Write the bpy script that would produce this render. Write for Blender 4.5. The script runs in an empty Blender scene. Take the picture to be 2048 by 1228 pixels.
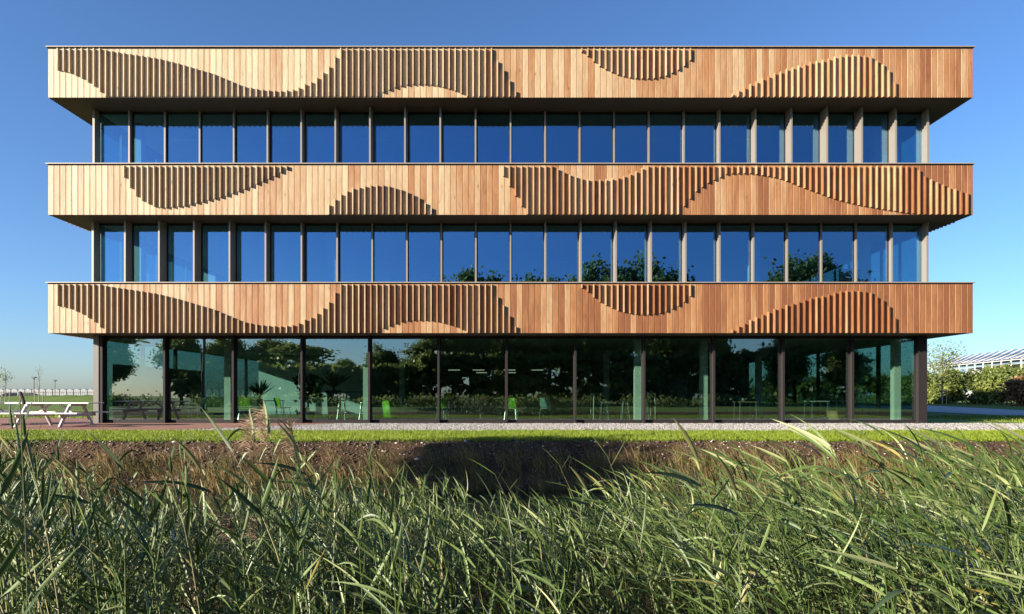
import bpy, math, random
import numpy as np
from mathutils import Vector, Matrix
R = math.radians
random.seed(7)
rng = np.random.default_rng(7)
scene = bpy.context.scene
col = scene.collection

# ------------------------------------------------------------------ camera, sky, sun, exposure
F = 1250.0                      # focal length in photograph pixels (2048 wide)
EYE = 1.0
cam_d = bpy.data.cameras.new('camera'); cam = bpy.data.objects.new('camera', cam_d); col.objects.link(cam)
cam.location = (0, 0, EYE); cam.rotation_euler = (R(90), 0, 0)
cam_d.sensor_width = 36.0; cam_d.lens = 36.0 * F / 2048.0
cam_d.shift_x = 3.0 / 2048.0; cam_d.shift_y = (790 - 614) / 2048.0
cam_d.clip_start = 0.05; cam_d.clip_end = 3000
scene.camera = cam

SUN_AZ, SUN_EL = 60.0, 16.0     # azimuth measured from straight behind the camera towards the left
sd = Vector((-math.sin(R(SUN_AZ)) * math.cos(R(SUN_EL)), -math.cos(R(SUN_AZ)) * math.cos(R(SUN_EL)), math.sin(R(SUN_EL))))
world = bpy.data.worlds.new('World'); scene.world = world; world.use_nodes = True
wn = world.node_tree
bg = wn.nodes['Background']
sky = wn.nodes.new('ShaderNodeTexSky'); sky.sky_type = 'NISHITA'; sky.sun_disc = False
sky.sun_elevation = R(SUN_EL)
sky.sun_rotation = math.atan2(sd.x, sd.y)
sky.air_density = 1.0; sky.dust_density = 0.6; sky.ozone_density = 5.4; sky.altitude = 0
tint = wn.nodes.new('ShaderNodeVectorMath'); tint.operation = 'MULTIPLY'; tint.inputs[1].default_value = (.95, .98, 1.06)   # white balance
wn.links.new(sky.outputs[0], tint.inputs[0]); wn.links.new(tint.outputs[0], bg.inputs[0]); bg.inputs[1].default_value = 0.068
sun_d = bpy.data.lights.new('sun', 'SUN'); sun = bpy.data.objects.new('sun', sun_d); col.objects.link(sun)
sun_d.energy = 5.0; sun_d.angle = R(0.5); sun_d.color = (1.0, 0.89, 0.74)
sun.rotation_euler = sd.to_track_quat('Z', 'Y').to_euler(); sun.location = (-40, -20, 30)
scene.view_settings.view_transform = 'Standard'; scene.view_settings.look = 'None'
scene.view_settings.gamma = 1.0; scene.view_settings.exposure = 1.62
scene.view_settings.use_curve_mapping = False
scene.render.engine = 'CYCLES'
try:
    scene.cycles.max_bounces = 10; scene.cycles.transparent_max_bounces = 24
    scene.cycles.caustics_reflective = False; scene.cycles.caustics_refractive = False
    scene.cycles.sample_clamp_indirect = 8
except Exception: pass

# ------------------------------------------------------------------ helpers
def PX(px, py, Y):
    """photograph pixel at depth Y -> world (used only to read real positions off the photograph)"""
    return ((px - 1021) / F * Y, Y, EYE + (790 - py) / F * Y)
def GX(px, Y): return (px - 1021) / F * Y

class MB:
    def __init__(s): s.v = []; s.f = []
    def box(s, x0, x1, y0, y1, z0, z1):
        n = len(s.v)
        s.v += [(x0,y0,z0),(x1,y0,z0),(x1,y1,z0),(x0,y1,z0),(x0,y0,z1),(x1,y0,z1),(x1,y1,z1),(x0,y1,z1)]
        s.f += [(n,n+3,n+2,n+1),(n+4,n+5,n+6,n+7),(n,n+1,n+5,n+4),(n+1,n+2,n+6,n+5),(n+2,n+3,n+7,n+6),(n+3,n,n+4,n+7)]
        return s
    def tube(s, pts, rad, k=6, cap=True):
        pts = [Vector(p) for p in pts]; n0 = len(s.v)
        if not hasattr(rad, '__len__'): rad = [rad] * len(pts)
        for i, p in enumerate(pts):
            t = (pts[min(i+1, len(pts)-1)] - pts[max(i-1, 0)]).normalized()
            a = t.cross(Vector((0.31, 0.2, 0.93)) if abs(t.z) < 0.8 else Vector((1, 0.1, 0))).normalized(); b = t.cross(a)
            for j in range(k):
                an = 2*math.pi*j/k; q = p + (a*math.cos(an) + b*math.sin(an)) * rad[i]; s.v.append(tuple(q))
        for i in range(len(pts)-1):
            for j in range(k):
                s.f.append((n0+i*k+j, n0+i*k+(j+1) % k, n0+(i+1)*k+(j+1) % k, n0+(i+1)*k+j))
        if cap:
            s.f.append(tuple(n0+j for j in range(k))[::-1]); s.f.append(tuple(n0+(len(pts)-1)*k+j for j in range(k)))
        return s
    def bar(s, p0, p1, w, d):
        """rectangular bar between two points; w across x-ish, d across the other way"""
        p0 = Vector(p0); p1 = Vector(p1); t = (p1-p0).normalized()
        a = t.cross(Vector((0,1,0)) if abs(t.y) < .9 else Vector((1,0,0))).normalized(); b = t.cross(a); n = len(s.v)
        for p in (p0, p1):
            for (i, j) in ((-1,-1),(1,-1),(1,1),(-1,1)): s.v.append(tuple(p + a*(w/2*i) + b*(d/2*j)))
        s.f += [(n+3,n+2,n+1,n),(n+4,n+5,n+6,n+7)] + [(n+i, n+(i+1) % 4, n+4+(i+1) % 4, n+4+i) for i in range(4)]
        return s
    def poly(s, pts, z0, z1):
        n = len(s.v); k = len(pts)
        s.v += [(x, y, z0) for x, y in pts] + [(x, y, z1) for x, y in pts]
        s.f.append(tuple(range(n, n+k))[::-1]); s.f.append(tuple(range(n+k, n+2*k)))
        for i in range(k): s.f.append((n+i, n+(i+1) % k, n+k+(i+1) % k, n+k+i))
        return s
    def lathe(s, prof, c=(0,0,0), k=14):
        n = len(s.v)
        for r, z in prof:
            for j in range(k):
                a = 2*math.pi*j/k; s.v.append((c[0]+r*math.cos(a), c[1]+r*math.sin(a), c[2]+z))
        for i in range(len(prof)-1):
            for j in range(k): s.f.append((n+i*k+j, n+i*k+(j+1) % k, n+(i+1)*k+(j+1) % k, n+(i+1)*k+j))
        s.f.append(tuple(n+j for j in range(k))[::-1]); s.f.append(tuple(n+(len(prof)-1)*k+j for j in range(k)))
        return s
    def mesh(s, name, mat=None, smooth=False):
        m = bpy.data.meshes.new(name); m.from_pydata(s.v, [], s.f); m.update()
        if mat: m.materials.append(mat)
        if smooth: m.polygons.foreach_set('use_smooth', [True]*len(m.polygons))
        return m
    def build(s, name, mat=None, parent=None, loc=(0,0,0), smooth=False):
        return link(name, s.mesh(name, mat, smooth), parent, loc)

def link(name, data, parent=None, loc=(0,0,0)):
    o = bpy.data.objects.new(name, data); col.objects.link(o); o.location = loc
    if parent: o.parent = parent
    return o
def np_mesh(name, V, Q, mat, colv=None, smooth=False):
    """fast mesh: V (n,3), Q (m,4) or (m,3); colv = per-vertex grey value"""
    V = np.asarray(V, dtype=np.float32); Q = np.asarray(Q, dtype=np.int32); k = Q.shape[1]
    m = bpy.data.meshes.new(name); m.vertices.add(len(V)); m.vertices.foreach_set('co', V.ravel())
    m.loops.add(Q.size); m.loops.foreach_set('vertex_index', Q.ravel())
    m.polygons.add(len(Q)); m.polygons.foreach_set('loop_start', np.arange(0, Q.size, k, dtype=np.int32))
    try: m.polygons.foreach_set('loop_total', np.full(len(Q), k, dtype=np.int32))
    except Exception: pass
    if smooth: m.polygons.foreach_set('use_smooth', np.ones(len(Q), dtype=bool))
    m.update(calc_edges=True); m.validate()
    if colv is not None:
        a = m.color_attributes.new('tone', 'FLOAT_COLOR', 'POINT')
        c = np.ones((len(V), 4), dtype=np.float32); c[:, :3] = np.asarray(colv)[:, None]
        a.data.foreach_set('color', c.ravel())
    m.materials.append(mat)
    return m
def tag(o, label=None, cat=None, group=None, kind=None):
    if label: o['label'] = label
    if cat: o['category'] = cat
    if group: o['group'] = group
    if kind: o['kind'] = kind
    return o
def thing(name, label, cat, loc=(0,0,0), rz=0, group=None):
    o = bpy.data.objects.new(name, None); col.objects.link(o); o.location = loc; o.rotation_euler = (0,0,rz)
    o.empty_display_size = .2
    return tag(o, label, cat, group)
def copy_tree(o, parent=None):
    c = o.copy(); col.objects.link(c); c.parent = parent
    for ch in o.children: copy_tree(ch, c)
    return c

# ------------------------------------------------------------------ materials
def mat(name):
    m = bpy.data.materials.new(name); m.use_nodes = True
    return m, m.node_tree.nodes, m.node_tree.links, m.node_tree.nodes['Principled BSDF']
def simple(name, c, rough=.6, metal=0, bump=0, scale=20, var=.15, spec=.5):
    m, N, L, P = mat(name)
    P.inputs['Roughness'].default_value = rough; P.inputs['Metallic'].default_value = metal
    P.inputs['Specular IOR Level'].default_value = spec
    g = N.new('ShaderNodeNewGeometry'); n = N.new('ShaderNodeTexNoise'); n.inputs['Scale'].default_value = scale; n.inputs['Detail'].default_value = 6
    L.new(g.outputs['Position'], n.inputs['Vector'])
    r = N.new('ShaderNodeMapRange'); r.inputs['To Min'].default_value = 1-var; r.inputs['To Max'].default_value = 1+var
    L.new(n.outputs[0], r.inputs[0])
    mx = N.new('ShaderNodeVectorMath'); mx.operation = 'SCALE'; mx.inputs[0].default_value = c[:3]; L.new(r.outputs[0], mx.inputs['Scale'])
    L.new(mx.outputs[0], P.inputs['Base Color'])
    if bump:
        b = N.new('ShaderNodeBump'); b.inputs['Strength'].default_value = bump; b.inputs['Distance'].default_value = .02
        L.new(n.outputs[0], b.inputs['Height']); L.new(b.outputs[0], P.inputs['Normal'])
    return m
def wood_mat(name, shift=0.0):
    m, N, L, P = mat(name)
    g = N.new('ShaderNodeNewGeometry'); oi = N.new('ShaderNodeObjectInfo')
    sx = N.new('ShaderNodeSeparateXYZ'); L.new(oi.outputs['Location'], sx.inputs[0])
    sp = N.new('ShaderNodeSeparateXYZ'); L.new(g.outputs['Position'], sp.inputs[0])
    # grain coordinates: stretched along the board, shifted for every board
    off = N.new('ShaderNodeMath'); off.operation = 'MULTIPLY'; off.inputs[1].default_value = 91.0; L.new(oi.outputs['Random'], off.inputs[0])
    ad = N.new('ShaderNodeMath'); ad.operation = 'ADD'; L.new(sp.outputs['Z'], ad.inputs[0]); L.new(off.outputs[0], ad.inputs[1])
    cb = N.new('ShaderNodeCombineXYZ'); L.new(sp.outputs['X'], cb.inputs[0]); L.new(sp.outputs['Y'], cb.inputs[1]); L.new(ad.outputs[0], cb.inputs[2])
    mp = N.new('ShaderNodeMapping'); mp.inputs['Scale'].default_value = (22, 22, 1.3); L.new(cb.outputs[0], mp.inputs[0])
    n1 = N.new('ShaderNodeTexNoise'); n1.inputs['Scale'].default_value = 1.6; n1.inputs['Detail'].default_value = 8; n1.inputs['Distortion'].default_value = 1.2
    L.new(mp.outputs[0], n1.inputs['Vector'])
    mp2 = N.new('ShaderNodeMapping'); mp2.inputs['Scale'].default_value = (5, 5, .9); L.new(cb.outputs[0], mp2.inputs[0])
    n2 = N.new('ShaderNodeTexNoise'); n2.inputs['Scale'].default_value = 1.0; n2.inputs['Detail'].default_value = 3; L.new(mp2.outputs[0], n2.inputs['Vector'])
    # sheen painted into colour, paler to the left; weathering higher up; random per board
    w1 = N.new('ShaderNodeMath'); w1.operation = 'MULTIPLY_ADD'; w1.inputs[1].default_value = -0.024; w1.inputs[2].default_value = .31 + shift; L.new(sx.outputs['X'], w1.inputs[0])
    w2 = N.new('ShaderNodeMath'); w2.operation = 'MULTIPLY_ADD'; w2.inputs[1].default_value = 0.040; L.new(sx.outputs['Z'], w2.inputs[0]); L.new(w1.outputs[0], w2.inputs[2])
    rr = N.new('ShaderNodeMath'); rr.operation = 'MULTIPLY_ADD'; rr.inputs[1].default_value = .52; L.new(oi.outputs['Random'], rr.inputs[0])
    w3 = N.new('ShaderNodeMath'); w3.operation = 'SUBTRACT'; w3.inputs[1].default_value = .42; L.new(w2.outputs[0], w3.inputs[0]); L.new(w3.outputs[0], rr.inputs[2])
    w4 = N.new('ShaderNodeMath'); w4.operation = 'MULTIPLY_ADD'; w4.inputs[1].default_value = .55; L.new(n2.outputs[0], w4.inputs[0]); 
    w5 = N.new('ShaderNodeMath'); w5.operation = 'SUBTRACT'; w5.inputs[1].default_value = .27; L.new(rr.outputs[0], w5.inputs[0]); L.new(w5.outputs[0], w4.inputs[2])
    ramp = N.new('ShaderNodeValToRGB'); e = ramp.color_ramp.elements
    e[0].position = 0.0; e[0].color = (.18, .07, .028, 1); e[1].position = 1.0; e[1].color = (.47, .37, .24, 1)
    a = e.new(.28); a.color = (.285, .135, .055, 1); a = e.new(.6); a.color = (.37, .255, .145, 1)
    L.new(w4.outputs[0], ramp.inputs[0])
    gr = N.new('ShaderNodeMapRange'); gr.inputs['From Min'].default_value = .3; gr.inputs['From Max'].default_value = .7
    gr.inputs['To Min'].default_value = .74; gr.inputs['To Max'].default_value = 1.12; L.new(n1.outputs[0], gr.inputs[0])
    sc = N.new('ShaderNodeVectorMath'); sc.operation = 'SCALE'; L.new(ramp.outputs[0], sc.inputs[0]); L.new(gr.outputs[0], sc.inputs['Scale'])
    # dark knots
    mp3 = N.new('ShaderNodeMapping'); mp3.inputs['Scale'].default_value = (3.2, 3.2, 1.3); L.new(cb.outputs[0], mp3.inputs[0])
    vo = N.new('ShaderNodeTexVoronoi'); vo.inputs['Scale'].default_value = 1.0; L.new(mp3.outputs[0], vo.inputs['Vector'])
    kr = N.new('ShaderNodeMapRange'); kr.inputs['From Min'].default_value = .03; kr.inputs['From Max'].default_value = .12; kr.inputs['To Min'].default_value = .55; kr.inputs['To Max'].default_value = 1
    L.new(vo.outputs['Distance'], kr.inputs[0])
    s2 = N.new('ShaderNodeVectorMath'); s2.operation = 'SCALE'; L.new(sc.outputs[0], s2.inputs[0]); L.new(kr.outputs[0], s2.inputs['Scale'])
    L.new(s2.outputs[0], P.inputs['Base Color'])
    P.inputs['Roughness'].default_value = .55; P.inputs['Specular IOR Level'].default_value = .35
    b = N.new('ShaderNodeBump'); b.inputs['Strength'].default_value = .25; b.inputs['Distance'].default_value = .004
    L.new(n1.outputs[0], b.inputs['Height']); L.new(b.outputs[0], P.inputs['Normal'])
    return m
def glass_mat(name, tint, ior, wav=.0, refl=(.93, .96, 1), power=4.0):
    m, N, L, P = mat(name); N.remove(P)
    out = N['Material Output']
    tr = N.new('ShaderNodeBsdfTransparent'); tr.inputs[0].default_value = (*tint, 1)
    gl = N.new('ShaderNodeBsdfGlossy'); gl.inputs['Roughness'].default_value = .0; gl.inputs[0].default_value = (*refl, 1)
    lw = N.new('ShaderNodeLayerWeight'); lw.inputs[0].default_value = .5          # facing = 1 - |cos|
    pw = N.new('ShaderNodeMath'); pw.operation = 'POWER'; pw.inputs[1].default_value = power; L.new(lw.outputs['Facing'], pw.inputs[0])
    fr = N.new('ShaderNodeMath'); fr.operation = 'MULTIPLY_ADD'; fr.inputs[1].default_value = 1-ior; fr.inputs[2].default_value = ior; L.new(pw.outputs[0], fr.inputs[0])
    mx = N.new('ShaderNodeMixShader'); L.new(fr.outputs[0], mx.inputs[0]); L.new(tr.outputs[0], mx.inputs[1]); L.new(gl.outputs[0], mx.inputs[2])
    if wav:
        g = N.new('ShaderNodeNewGeometry'); n = N.new('ShaderNodeTexNoise'); n.inputs['Scale'].default_value = .9; n.inputs['Detail'].default_value = 1
        L.new(g.outputs['Position'], n.inputs['Vector'])
        b = N.new('ShaderNodeBump'); b.inputs['Strength'].default_value = wav; b.inputs['Distance'].default_value = .01
        L.new(n.outputs[0], b.inputs['Height']); L.new(b.outputs[0], gl.inputs['Normal'])
    L.new(mx.outputs[0], out.inputs[0])
    return m
def leaf_mat(name, dark, light, trans=.25, rough=.5, mid=None, spec=.4):
    m, N, L, P = mat(name)
    at = N.new('ShaderNodeAttribute'); at.attribute_name = 'tone'
    rp = N.new('ShaderNodeValToRGB'); e = rp.color_ramp.elements
    e[0].color = (*dark, 1); e[1].color = (*light, 1)
    if mid:
        for p, c in mid: a = e.new(p); a.color = (*c, 1)
    L.new(at.outputs['Fac'], rp.inputs[0]); L.new(rp.outputs[0], P.inputs['Base Color'])
    P.inputs['Roughness'].default_value = rough; P.inputs['Specular IOR Level'].default_value = spec
    tl = N.new('ShaderNodeBsdfTranslucent'); L.new(rp.outputs[0], tl.inputs[0])
    mx = N.new('ShaderNodeMixShader'); mx.inputs[0].default_value = trans
    L.new(P.outputs[0], mx.inputs[1]); L.new(tl.outputs[0], mx.inputs[2]); L.new(mx.outputs[0], N['Material Output'].inputs[0])
    return m
def ground_mat(name, cols, scale, bump=.6, dist=.05, rough=.95, detail=10, patch=.35, voro=0):
    m, N, L, P = mat(name)
    g = N.new('ShaderNodeNewGeometry')
    n = N.new('ShaderNodeTexNoise'); n.inputs['Scale'].default_value = scale; n.inputs['Detail'].default_value = detail; n.inputs['Roughness'].default_value = .65
    L.new(g.outputs['Position'], n.inputs['Vector'])
    n2 = N.new('ShaderNodeTexNoise'); n2.inputs['Scale'].default_value = patch; n2.inputs['Detail'].default_value = 4; L.new(g.outputs['Position'], n2.inputs['Vector'])
    ad = N.new('ShaderNodeMath'); ad.operation = 'MULTIPLY_ADD'; ad.inputs[1].default_value = .5; L.new(n2.outputs[0], ad.inputs[0])
    h = N.new('ShaderNodeMath'); h.operation = 'MULTIPLY'; h.inputs[1].default_value = .5; L.new(n.outputs[0], h.inputs[0]); L.new(h.outputs[0], ad.inputs[2])
    rp = N.new('ShaderNodeValToRGB'); e = rp.color_ramp.elements; e[0].position = .3; e[1].position = .7
    e[0].color = (*cols[0], 1); e[1].color = (*cols[-1], 1)
    for i, c in enumerate(cols[1:-1]): a = e.new(.3 + .4*(i+1)/(len(cols)-1)); a.color = (*c, 1)
    L.new(ad.outputs[0], rp.inputs[0])
    src = n.outputs[0]
    if voro:
        v = N.new('ShaderNodeTexVoronoi'); v.inputs['Scale'].default_value = voro; L.new(g.outputs['Position'], v.inputs['Vector'])
        mr = N.new('ShaderNodeMapRange'); mr.inputs['To Min'].default_value = .6; mr.inputs['To Max'].default_value = 1.3
        sp = N.new('ShaderNodeSeparateColor'); L.new(v.outputs['Color'], sp.inputs[0]); L.new(sp.outputs[0], mr.inputs[0])
        sc = N.new('ShaderNodeVectorMath'); sc.operation = 'SCALE'; L.new(rp.outputs[0], sc.inputs[0]); L.new(mr.outputs[0], sc.inputs['Scale'])
        L.new(sc.outputs[0], P.inputs['Base Color']); src = v.outputs['Distance']
    else: L.new(rp.outputs[0], P.inputs['Base Color'])
    P.inputs['Roughness'].default_value = rough; P.inputs['Specular IOR Level'].default_value = .15
    b = N.new('ShaderNodeBump'); b.inputs['Strength'].default_value = bump; b.inputs['Distance'].default_value = dist
    L.new(src, b.inputs['Height']); L.new(b.outputs[0], P.inputs['Normal'])
    return m

M = {}
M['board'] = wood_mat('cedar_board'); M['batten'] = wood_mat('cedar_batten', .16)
M['soffit'] = simple('soffit_panel', (.055, .036, .02), .7, var=.2, scale=3)
M['core'] = simple('dark_backing', (.03, .022, .016), .9)
M['coping'] = simple('coping_metal', (.26, .23, .20), .45, .1, var=.05)
M['fin'] = simple('bronze_anodised', (.23, .205, .17), .42, .25, var=.05)
M['frame'] = simple('dark_frame', (.020, .017, .017), .6, .0, var=.08, spec=.15)
M['post'] = simple('dark_bronze_post', (.020, .017, .017), .6, .0, var=.08, spec=.15)
M['glass'] = glass_mat('window_glass', (.58, .76, .80), .26, .0, (.36, .64, 1.0))
M['glass_g'] = glass_mat('ground_floor_glass', (.66, .79, .73), .19, .0, (.85, .95, 1.0))
M['post_grey'] = simple('lit_post_grey', (.10, .092, .085), .5, .1)  # paler copy of the post colour, sunlight painted in
M['glass_side'] = glass_mat('side_glass', (.52, .68, .68), .12, .0, (.7, .9, 1.0))
M['plaster'] = simple('white_plaster', (.72, .72, .69), .85, var=.04)
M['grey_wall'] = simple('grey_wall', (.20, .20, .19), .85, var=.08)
M['teal_wall'] = simple('petrol_wall', (.045, .085, .095), .8, var=.08)
M['oak'] = simple('oak_panel', (.36, .23, .11), .6, var=.2, scale=8)
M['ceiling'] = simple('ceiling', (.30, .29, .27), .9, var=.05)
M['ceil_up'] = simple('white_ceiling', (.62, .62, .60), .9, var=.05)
M['floor'] = simple('grey_floor', (.10, .10, .095), .5, var=.15)
M['white'] = simple('white_paint', (.55, .545, .53), .5, var=.06, bump=.05)
M['green'] = simple('lime_plastic', (.22, .50, .03), .45, var=.05)
M['teal'] = simple('grey_green_plastic', (.22, .34, .33), .45, var=.05)
M['navy'] = simple('dark_blue_top', (.03, .05, .075), .5, var=.1)
M['steel'] = simple('bright_steel', (.55, .56, .57), .25, .9, var=.05)
M['black'] = simple('black_metal', (.012, .012, .013), .45, var=.1)
M['pot'] = simple('dark_planter', (.02, .022, .026), .6, var=.1)
M['bark'] = simple('bark', (.085, .065, .048), .95, var=.4, scale=15, bump=.8)
M['pale_bark'] = simple('pale_bark', (.28, .25, .20), .9, var=.3, scale=18, bump=.5)
M['lamp'] = simple('lamp_glow', (.9, .9, .85), .5)
_p = M['lamp'].node_tree.nodes['Principled BSDF']; _p.inputs['Emission Color'].default_value = (1, .93, .8, 1); _p.inputs['Emission Strength'].default_value = .22
M['leaf'] = leaf_mat('tree_leaf', (.075, .10, .024), (.24, .28, .075), .55)
M['hedge'] = leaf_mat('hedge_leaf', (.055, .085, .02), (.20, .235, .055), .25)
M['rust_leaf'] = leaf_mat('autumn_leaf', (.14, .07, .03), (.34, .19, .09), .3)
M['houseplant'] = leaf_mat('houseplant_leaf', (.008, .016, .008), (.03, .06, .022), .1)
M['reed'] = leaf_mat('reed_leaf', (.018, .038, .006), (.28, .22, .05), .10, .48, [(.40, (.060, .102, .021)), (.66, (.120, .170, .046)), (.86, (.23, .26, .115)), (.95, (.22, .20, .07))], .5)
M['reed_stem'] = leaf_mat('reed_stem', (.10, .12, .05), (.30, .26, .13), .05, .5)
M['plume'] = leaf_mat('reed_plume', (.20, .13, .085), (.42, .30, .20), .3, .8)
M['grass'] = leaf_mat('lawn_blade', (.095, .15, .009), (.26, .33, .022), .3, .55)
M['tuft'] = leaf_mat('bank_tuft', (.075, .085, .025), (.30, .20, .075), .3, .6)
M['lawn'] = ground_mat('lawn_soil', [(.045, .08, .008), (.08, .125, .012), (.11, .16, .018)], 30, .8, .04, patch=.7)
M['field'] = ground_mat('field_grass', [(.065, .10, .018), (.10, .15, .026), (.13, .17, .036)], 4, .5, .05, patch=.05)
M['soil'] = ground_mat('bank_soil', [(.026, .016, .009), (.074, .045, .024), (.12, .076, .042)], 9, 1.0, .10, patch=1.1)
M['gravel'] = ground_mat('gravel', [(.18, .175, .17), (.25, .24, .235), (.33, .315, .30)], 40, 1.0, .03, voro=38, patch=.8)
M['stone'] = leaf_mat('gravel_stone', (.11, .105, .10), (.45, .435, .41), 0.0, .8)
M['clod'] = leaf_mat('soil_clod', (.03, .02, .013), (.15, .105, .07), 0.0, .95, [(.93, (.12, .08, .055)), (.97, (.55, .52, .46))])
M['path'] = ground_mat('concrete_path', [(.34, .34, .34), (.42, .42, .41)], 12, .2, .01, patch=.5)
M['asphalt'] = ground_mat('asphalt', [(.04, .04, .042), (.065, .065, .065)], 30, .3, .01)

# brick paving material
def paving():
    m, N, L, P = mat('red_brick_paving')
    g = N.new('ShaderNodeNewGeometry'); br = N.new('ShaderNodeTexBrick'); L.new(g.outputs['Position'], br.inputs['Vector'])
    br.inputs['Scale'].default_value = 2.5; br.inputs['Mortar Size'].default_value = .012; br.inputs['Brick Width'].default_value = .5; br.inputs['Row Height'].default_value = .25
    br.inputs['Color1'].default_value = (.30, .135, .085, 1); br.inputs['Color2'].default_value = (.20, .085, .06, 1); br.inputs['Mortar'].default_value = (.09, .07, .055, 1)
    n = N.new('ShaderNodeTexNoise'); n.inputs['Scale'].default_value = 1.2; n.inputs['Detail'].default_value = 6; L.new(g.outputs['Position'], n.inputs['Vector'])
    r = N.new('ShaderNodeMapRange'); r.inputs['To Min'].default_value = .75; r.inputs['To Max'].default_value = 1.3; L.new(n.outputs[0], r.inputs[0])
    s = N.new('ShaderNodeVectorMath'); s.operation = 'SCALE'; L.new(br.outputs[0], s.inputs[0]); L.new(r.outputs[0], s.inputs['Scale']); L.new(s.outputs[0], P.inputs['Base Color'])
    P.inputs['Roughness'].default_value = .85
    b = N.new('ShaderNodeBump'); b.inputs['Strength'].default_value = .6; b.inputs['Distance'].default_value = .006; L.new(br.outputs['Fac'], b.inputs['Height']); b.invert = True
    L.new(b.outputs[0], P.inputs['Normal'])
    return m
M['paving'] = paving()
def water_mat():
    m, N, L, P = mat('ditch_water')
    P.inputs['Base Color'].default_value = (.012, .014, .010, 1); P.inputs['Roughness'].default_value = .04; P.inputs['IOR'].default_value = 1.33
    g = N.new('ShaderNodeNewGeometry'); n = N.new('ShaderNodeTexNoise'); n.inputs['Scale'].default_value = 5; n.inputs['Detail'].default_value = 3
    mp = N.new('ShaderNodeMapping'); mp.inputs['Scale'].default_value = (.6, 1.6, 1); L.new(g.outputs['Position'], mp.inputs[0]); L.new(mp.outputs[0], n.inputs['Vector'])
    b = N.new('ShaderNodeBump'); b.inputs['Strength'].default_value = .12; b.inputs['Distance'].default_value = .03; L.new(n.outputs[0], b.inputs['Height']); L.new(b.outputs[0], P.inputs['Normal'])
    return m
M['water'] = water_mat()

# ------------------------------------------------------------------ ground
LAWN0, LAWN1 = 13.6, 17.35
WATER = -0.86
def snoise(x, y, s=0.0):
    return (np.sin(x*1.3+s)+np.sin(y*1.7+x*.6+1.3+s)+np.sin(x*2.9-y*2.1+s*2)+np.sin(x*.37+y*.9+2*s))/4
def edge_y(x): return LAWN0 + .14*np.sin(x*.45+1) + .08*np.sin(x*1.7) + .05*np.sin(x*4.3+.5) + .03*np.sin(x*9.1)
def ground_z(x, y):
    x = np.asarray(x, dtype=float); y = np.asarray(y, dtype=float)
    e = edge_y(x)
    t = np.clip((e - y)/2.0, 0, 1)                    # far bank
    zf = -1.15*(t*t*(3-2*t)*.35 + t*.65)
    t2 = np.clip((y - 0.8)/5.0, 0, 1)                 # near bank
    zn = -.18 - .97*(t2*t2*(3-2*t2))
    z = np.where(y > 8.5, zf, zn)
    z = np.where(y < -3, np.maximum(z, -.18 + .18*np.clip((-3-y)/4, 0, 1)), z)
    bankm = np.clip((e - y)/.35, 0, 1) * (y > 8.5)
    return z + bankm*(.05*snoise(x*2.2, y*2.2) + .025*snoise(x*6, y*7, 2))
xs = np.concatenate([np.array([-900,-500,-300,-200,-120,-80,-60,-45,-35]), np.arange(-28, 28.01, .18), np.array([35,45,60,80,120,200,300,500,900])])
ys = np.concatenate([np.array([-400,-200,-100,-60,-40,-25,-15,-10,-7,-5,-4,-3,-2,-1,0]), np.arange(.5, 9.6, .5), np.arange(9.8, 14.3, .12), np.array([15,17,20,25,30,40,60,90,140,220,400,700,1200])])
gx, gy = np.meshgrid(xs, ys); gz = ground_z(gx, gy)
nx, ny = len(xs), len(ys)
V = np.stack([gx.ravel(), gy.ravel(), gz.ravel()], 1)
ii = np.arange(nx-1)[None, :] + np.arange(ny-1)[:, None]*nx
Q = np.stack([ii, ii+1, ii+1+nx, ii+nx], -1).reshape(-1, 4)
gm = np_mesh('ground', V, Q, M['field'], smooth=True); gm.materials.append(M['soil'])
cy = V[Q].mean(1)[:, 1]; cx = V[Q].mean(1)[:, 0]
mi = ((cy < edge_y(cx)-.02) & (cy > -1.5) & (np.abs(cx) < 300)).astype(np.int32); gm.polygons.foreach_set('material_index', mi)
tag(link('ground', gm), kind='structure')
w = MB(); w.v = [(-300, 2.0, WATER), (300, 2.0, WATER), (300, 13.4, WATER), (-300, 13.4, WATER)]; w.f = [(0,1,2,3)]
tag(w.build('water', M['water']), kind='structure')
def sheet(name, fn_lo, fn_hi, x0, x1, z, m, n=160):
    X = np.linspace(x0, x1, n); lo = fn_lo(X); hi = fn_hi(X)
    V = np.concatenate([np.stack([X, lo, np.full(n, z)], 1), np.stack([X, hi, np.full(n, z)], 1)])
    i = np.arange(n-1); return tag(link(name, np_mesh(name, V, np.stack([i, i+1, i+1+n, i+n], 1), m)), kind='structure')
def lawn_hi(x): return LAWN1 + .10*np.sin(x*.8) + .06*np.sin(x*2.3+1)
sheet('lawn_strip', lambda x: edge_y(x)+.03, lawn_hi, -60, 60, .004, M['lawn'], 500)
sheet('gravel_strip', lambda x: lawn_hi(x)-.03, lambda x: x*0+21.8, -9.8, 40, .012, M['gravel'], 300)
t = MB().poly([(-40, 17.3), (-9.6, 17.3), (-8.6, 18.6), (-6.0, 21.83), (-14.6, 21.83), (-14.6, 26.6), (-40, 26.6)], -.05, .022)
tag(t.build('brick_terrace', M['paving']), kind='structure')
t = MB().poly([(24, 30), (31, 30), (33.1, 40.3), (39.6, 59.5), (30, 59.5), (25.2, 39.5)], -.05, .015)
tag(t.build('concrete_path', M['path']), kind='structure')
t = MB().poly([(-160, 104), (-70, 104), (-70, 152), (-160, 152)], -.05, .012)
tag(t.build('car_park', M['asphalt']), kind='structure')
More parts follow.
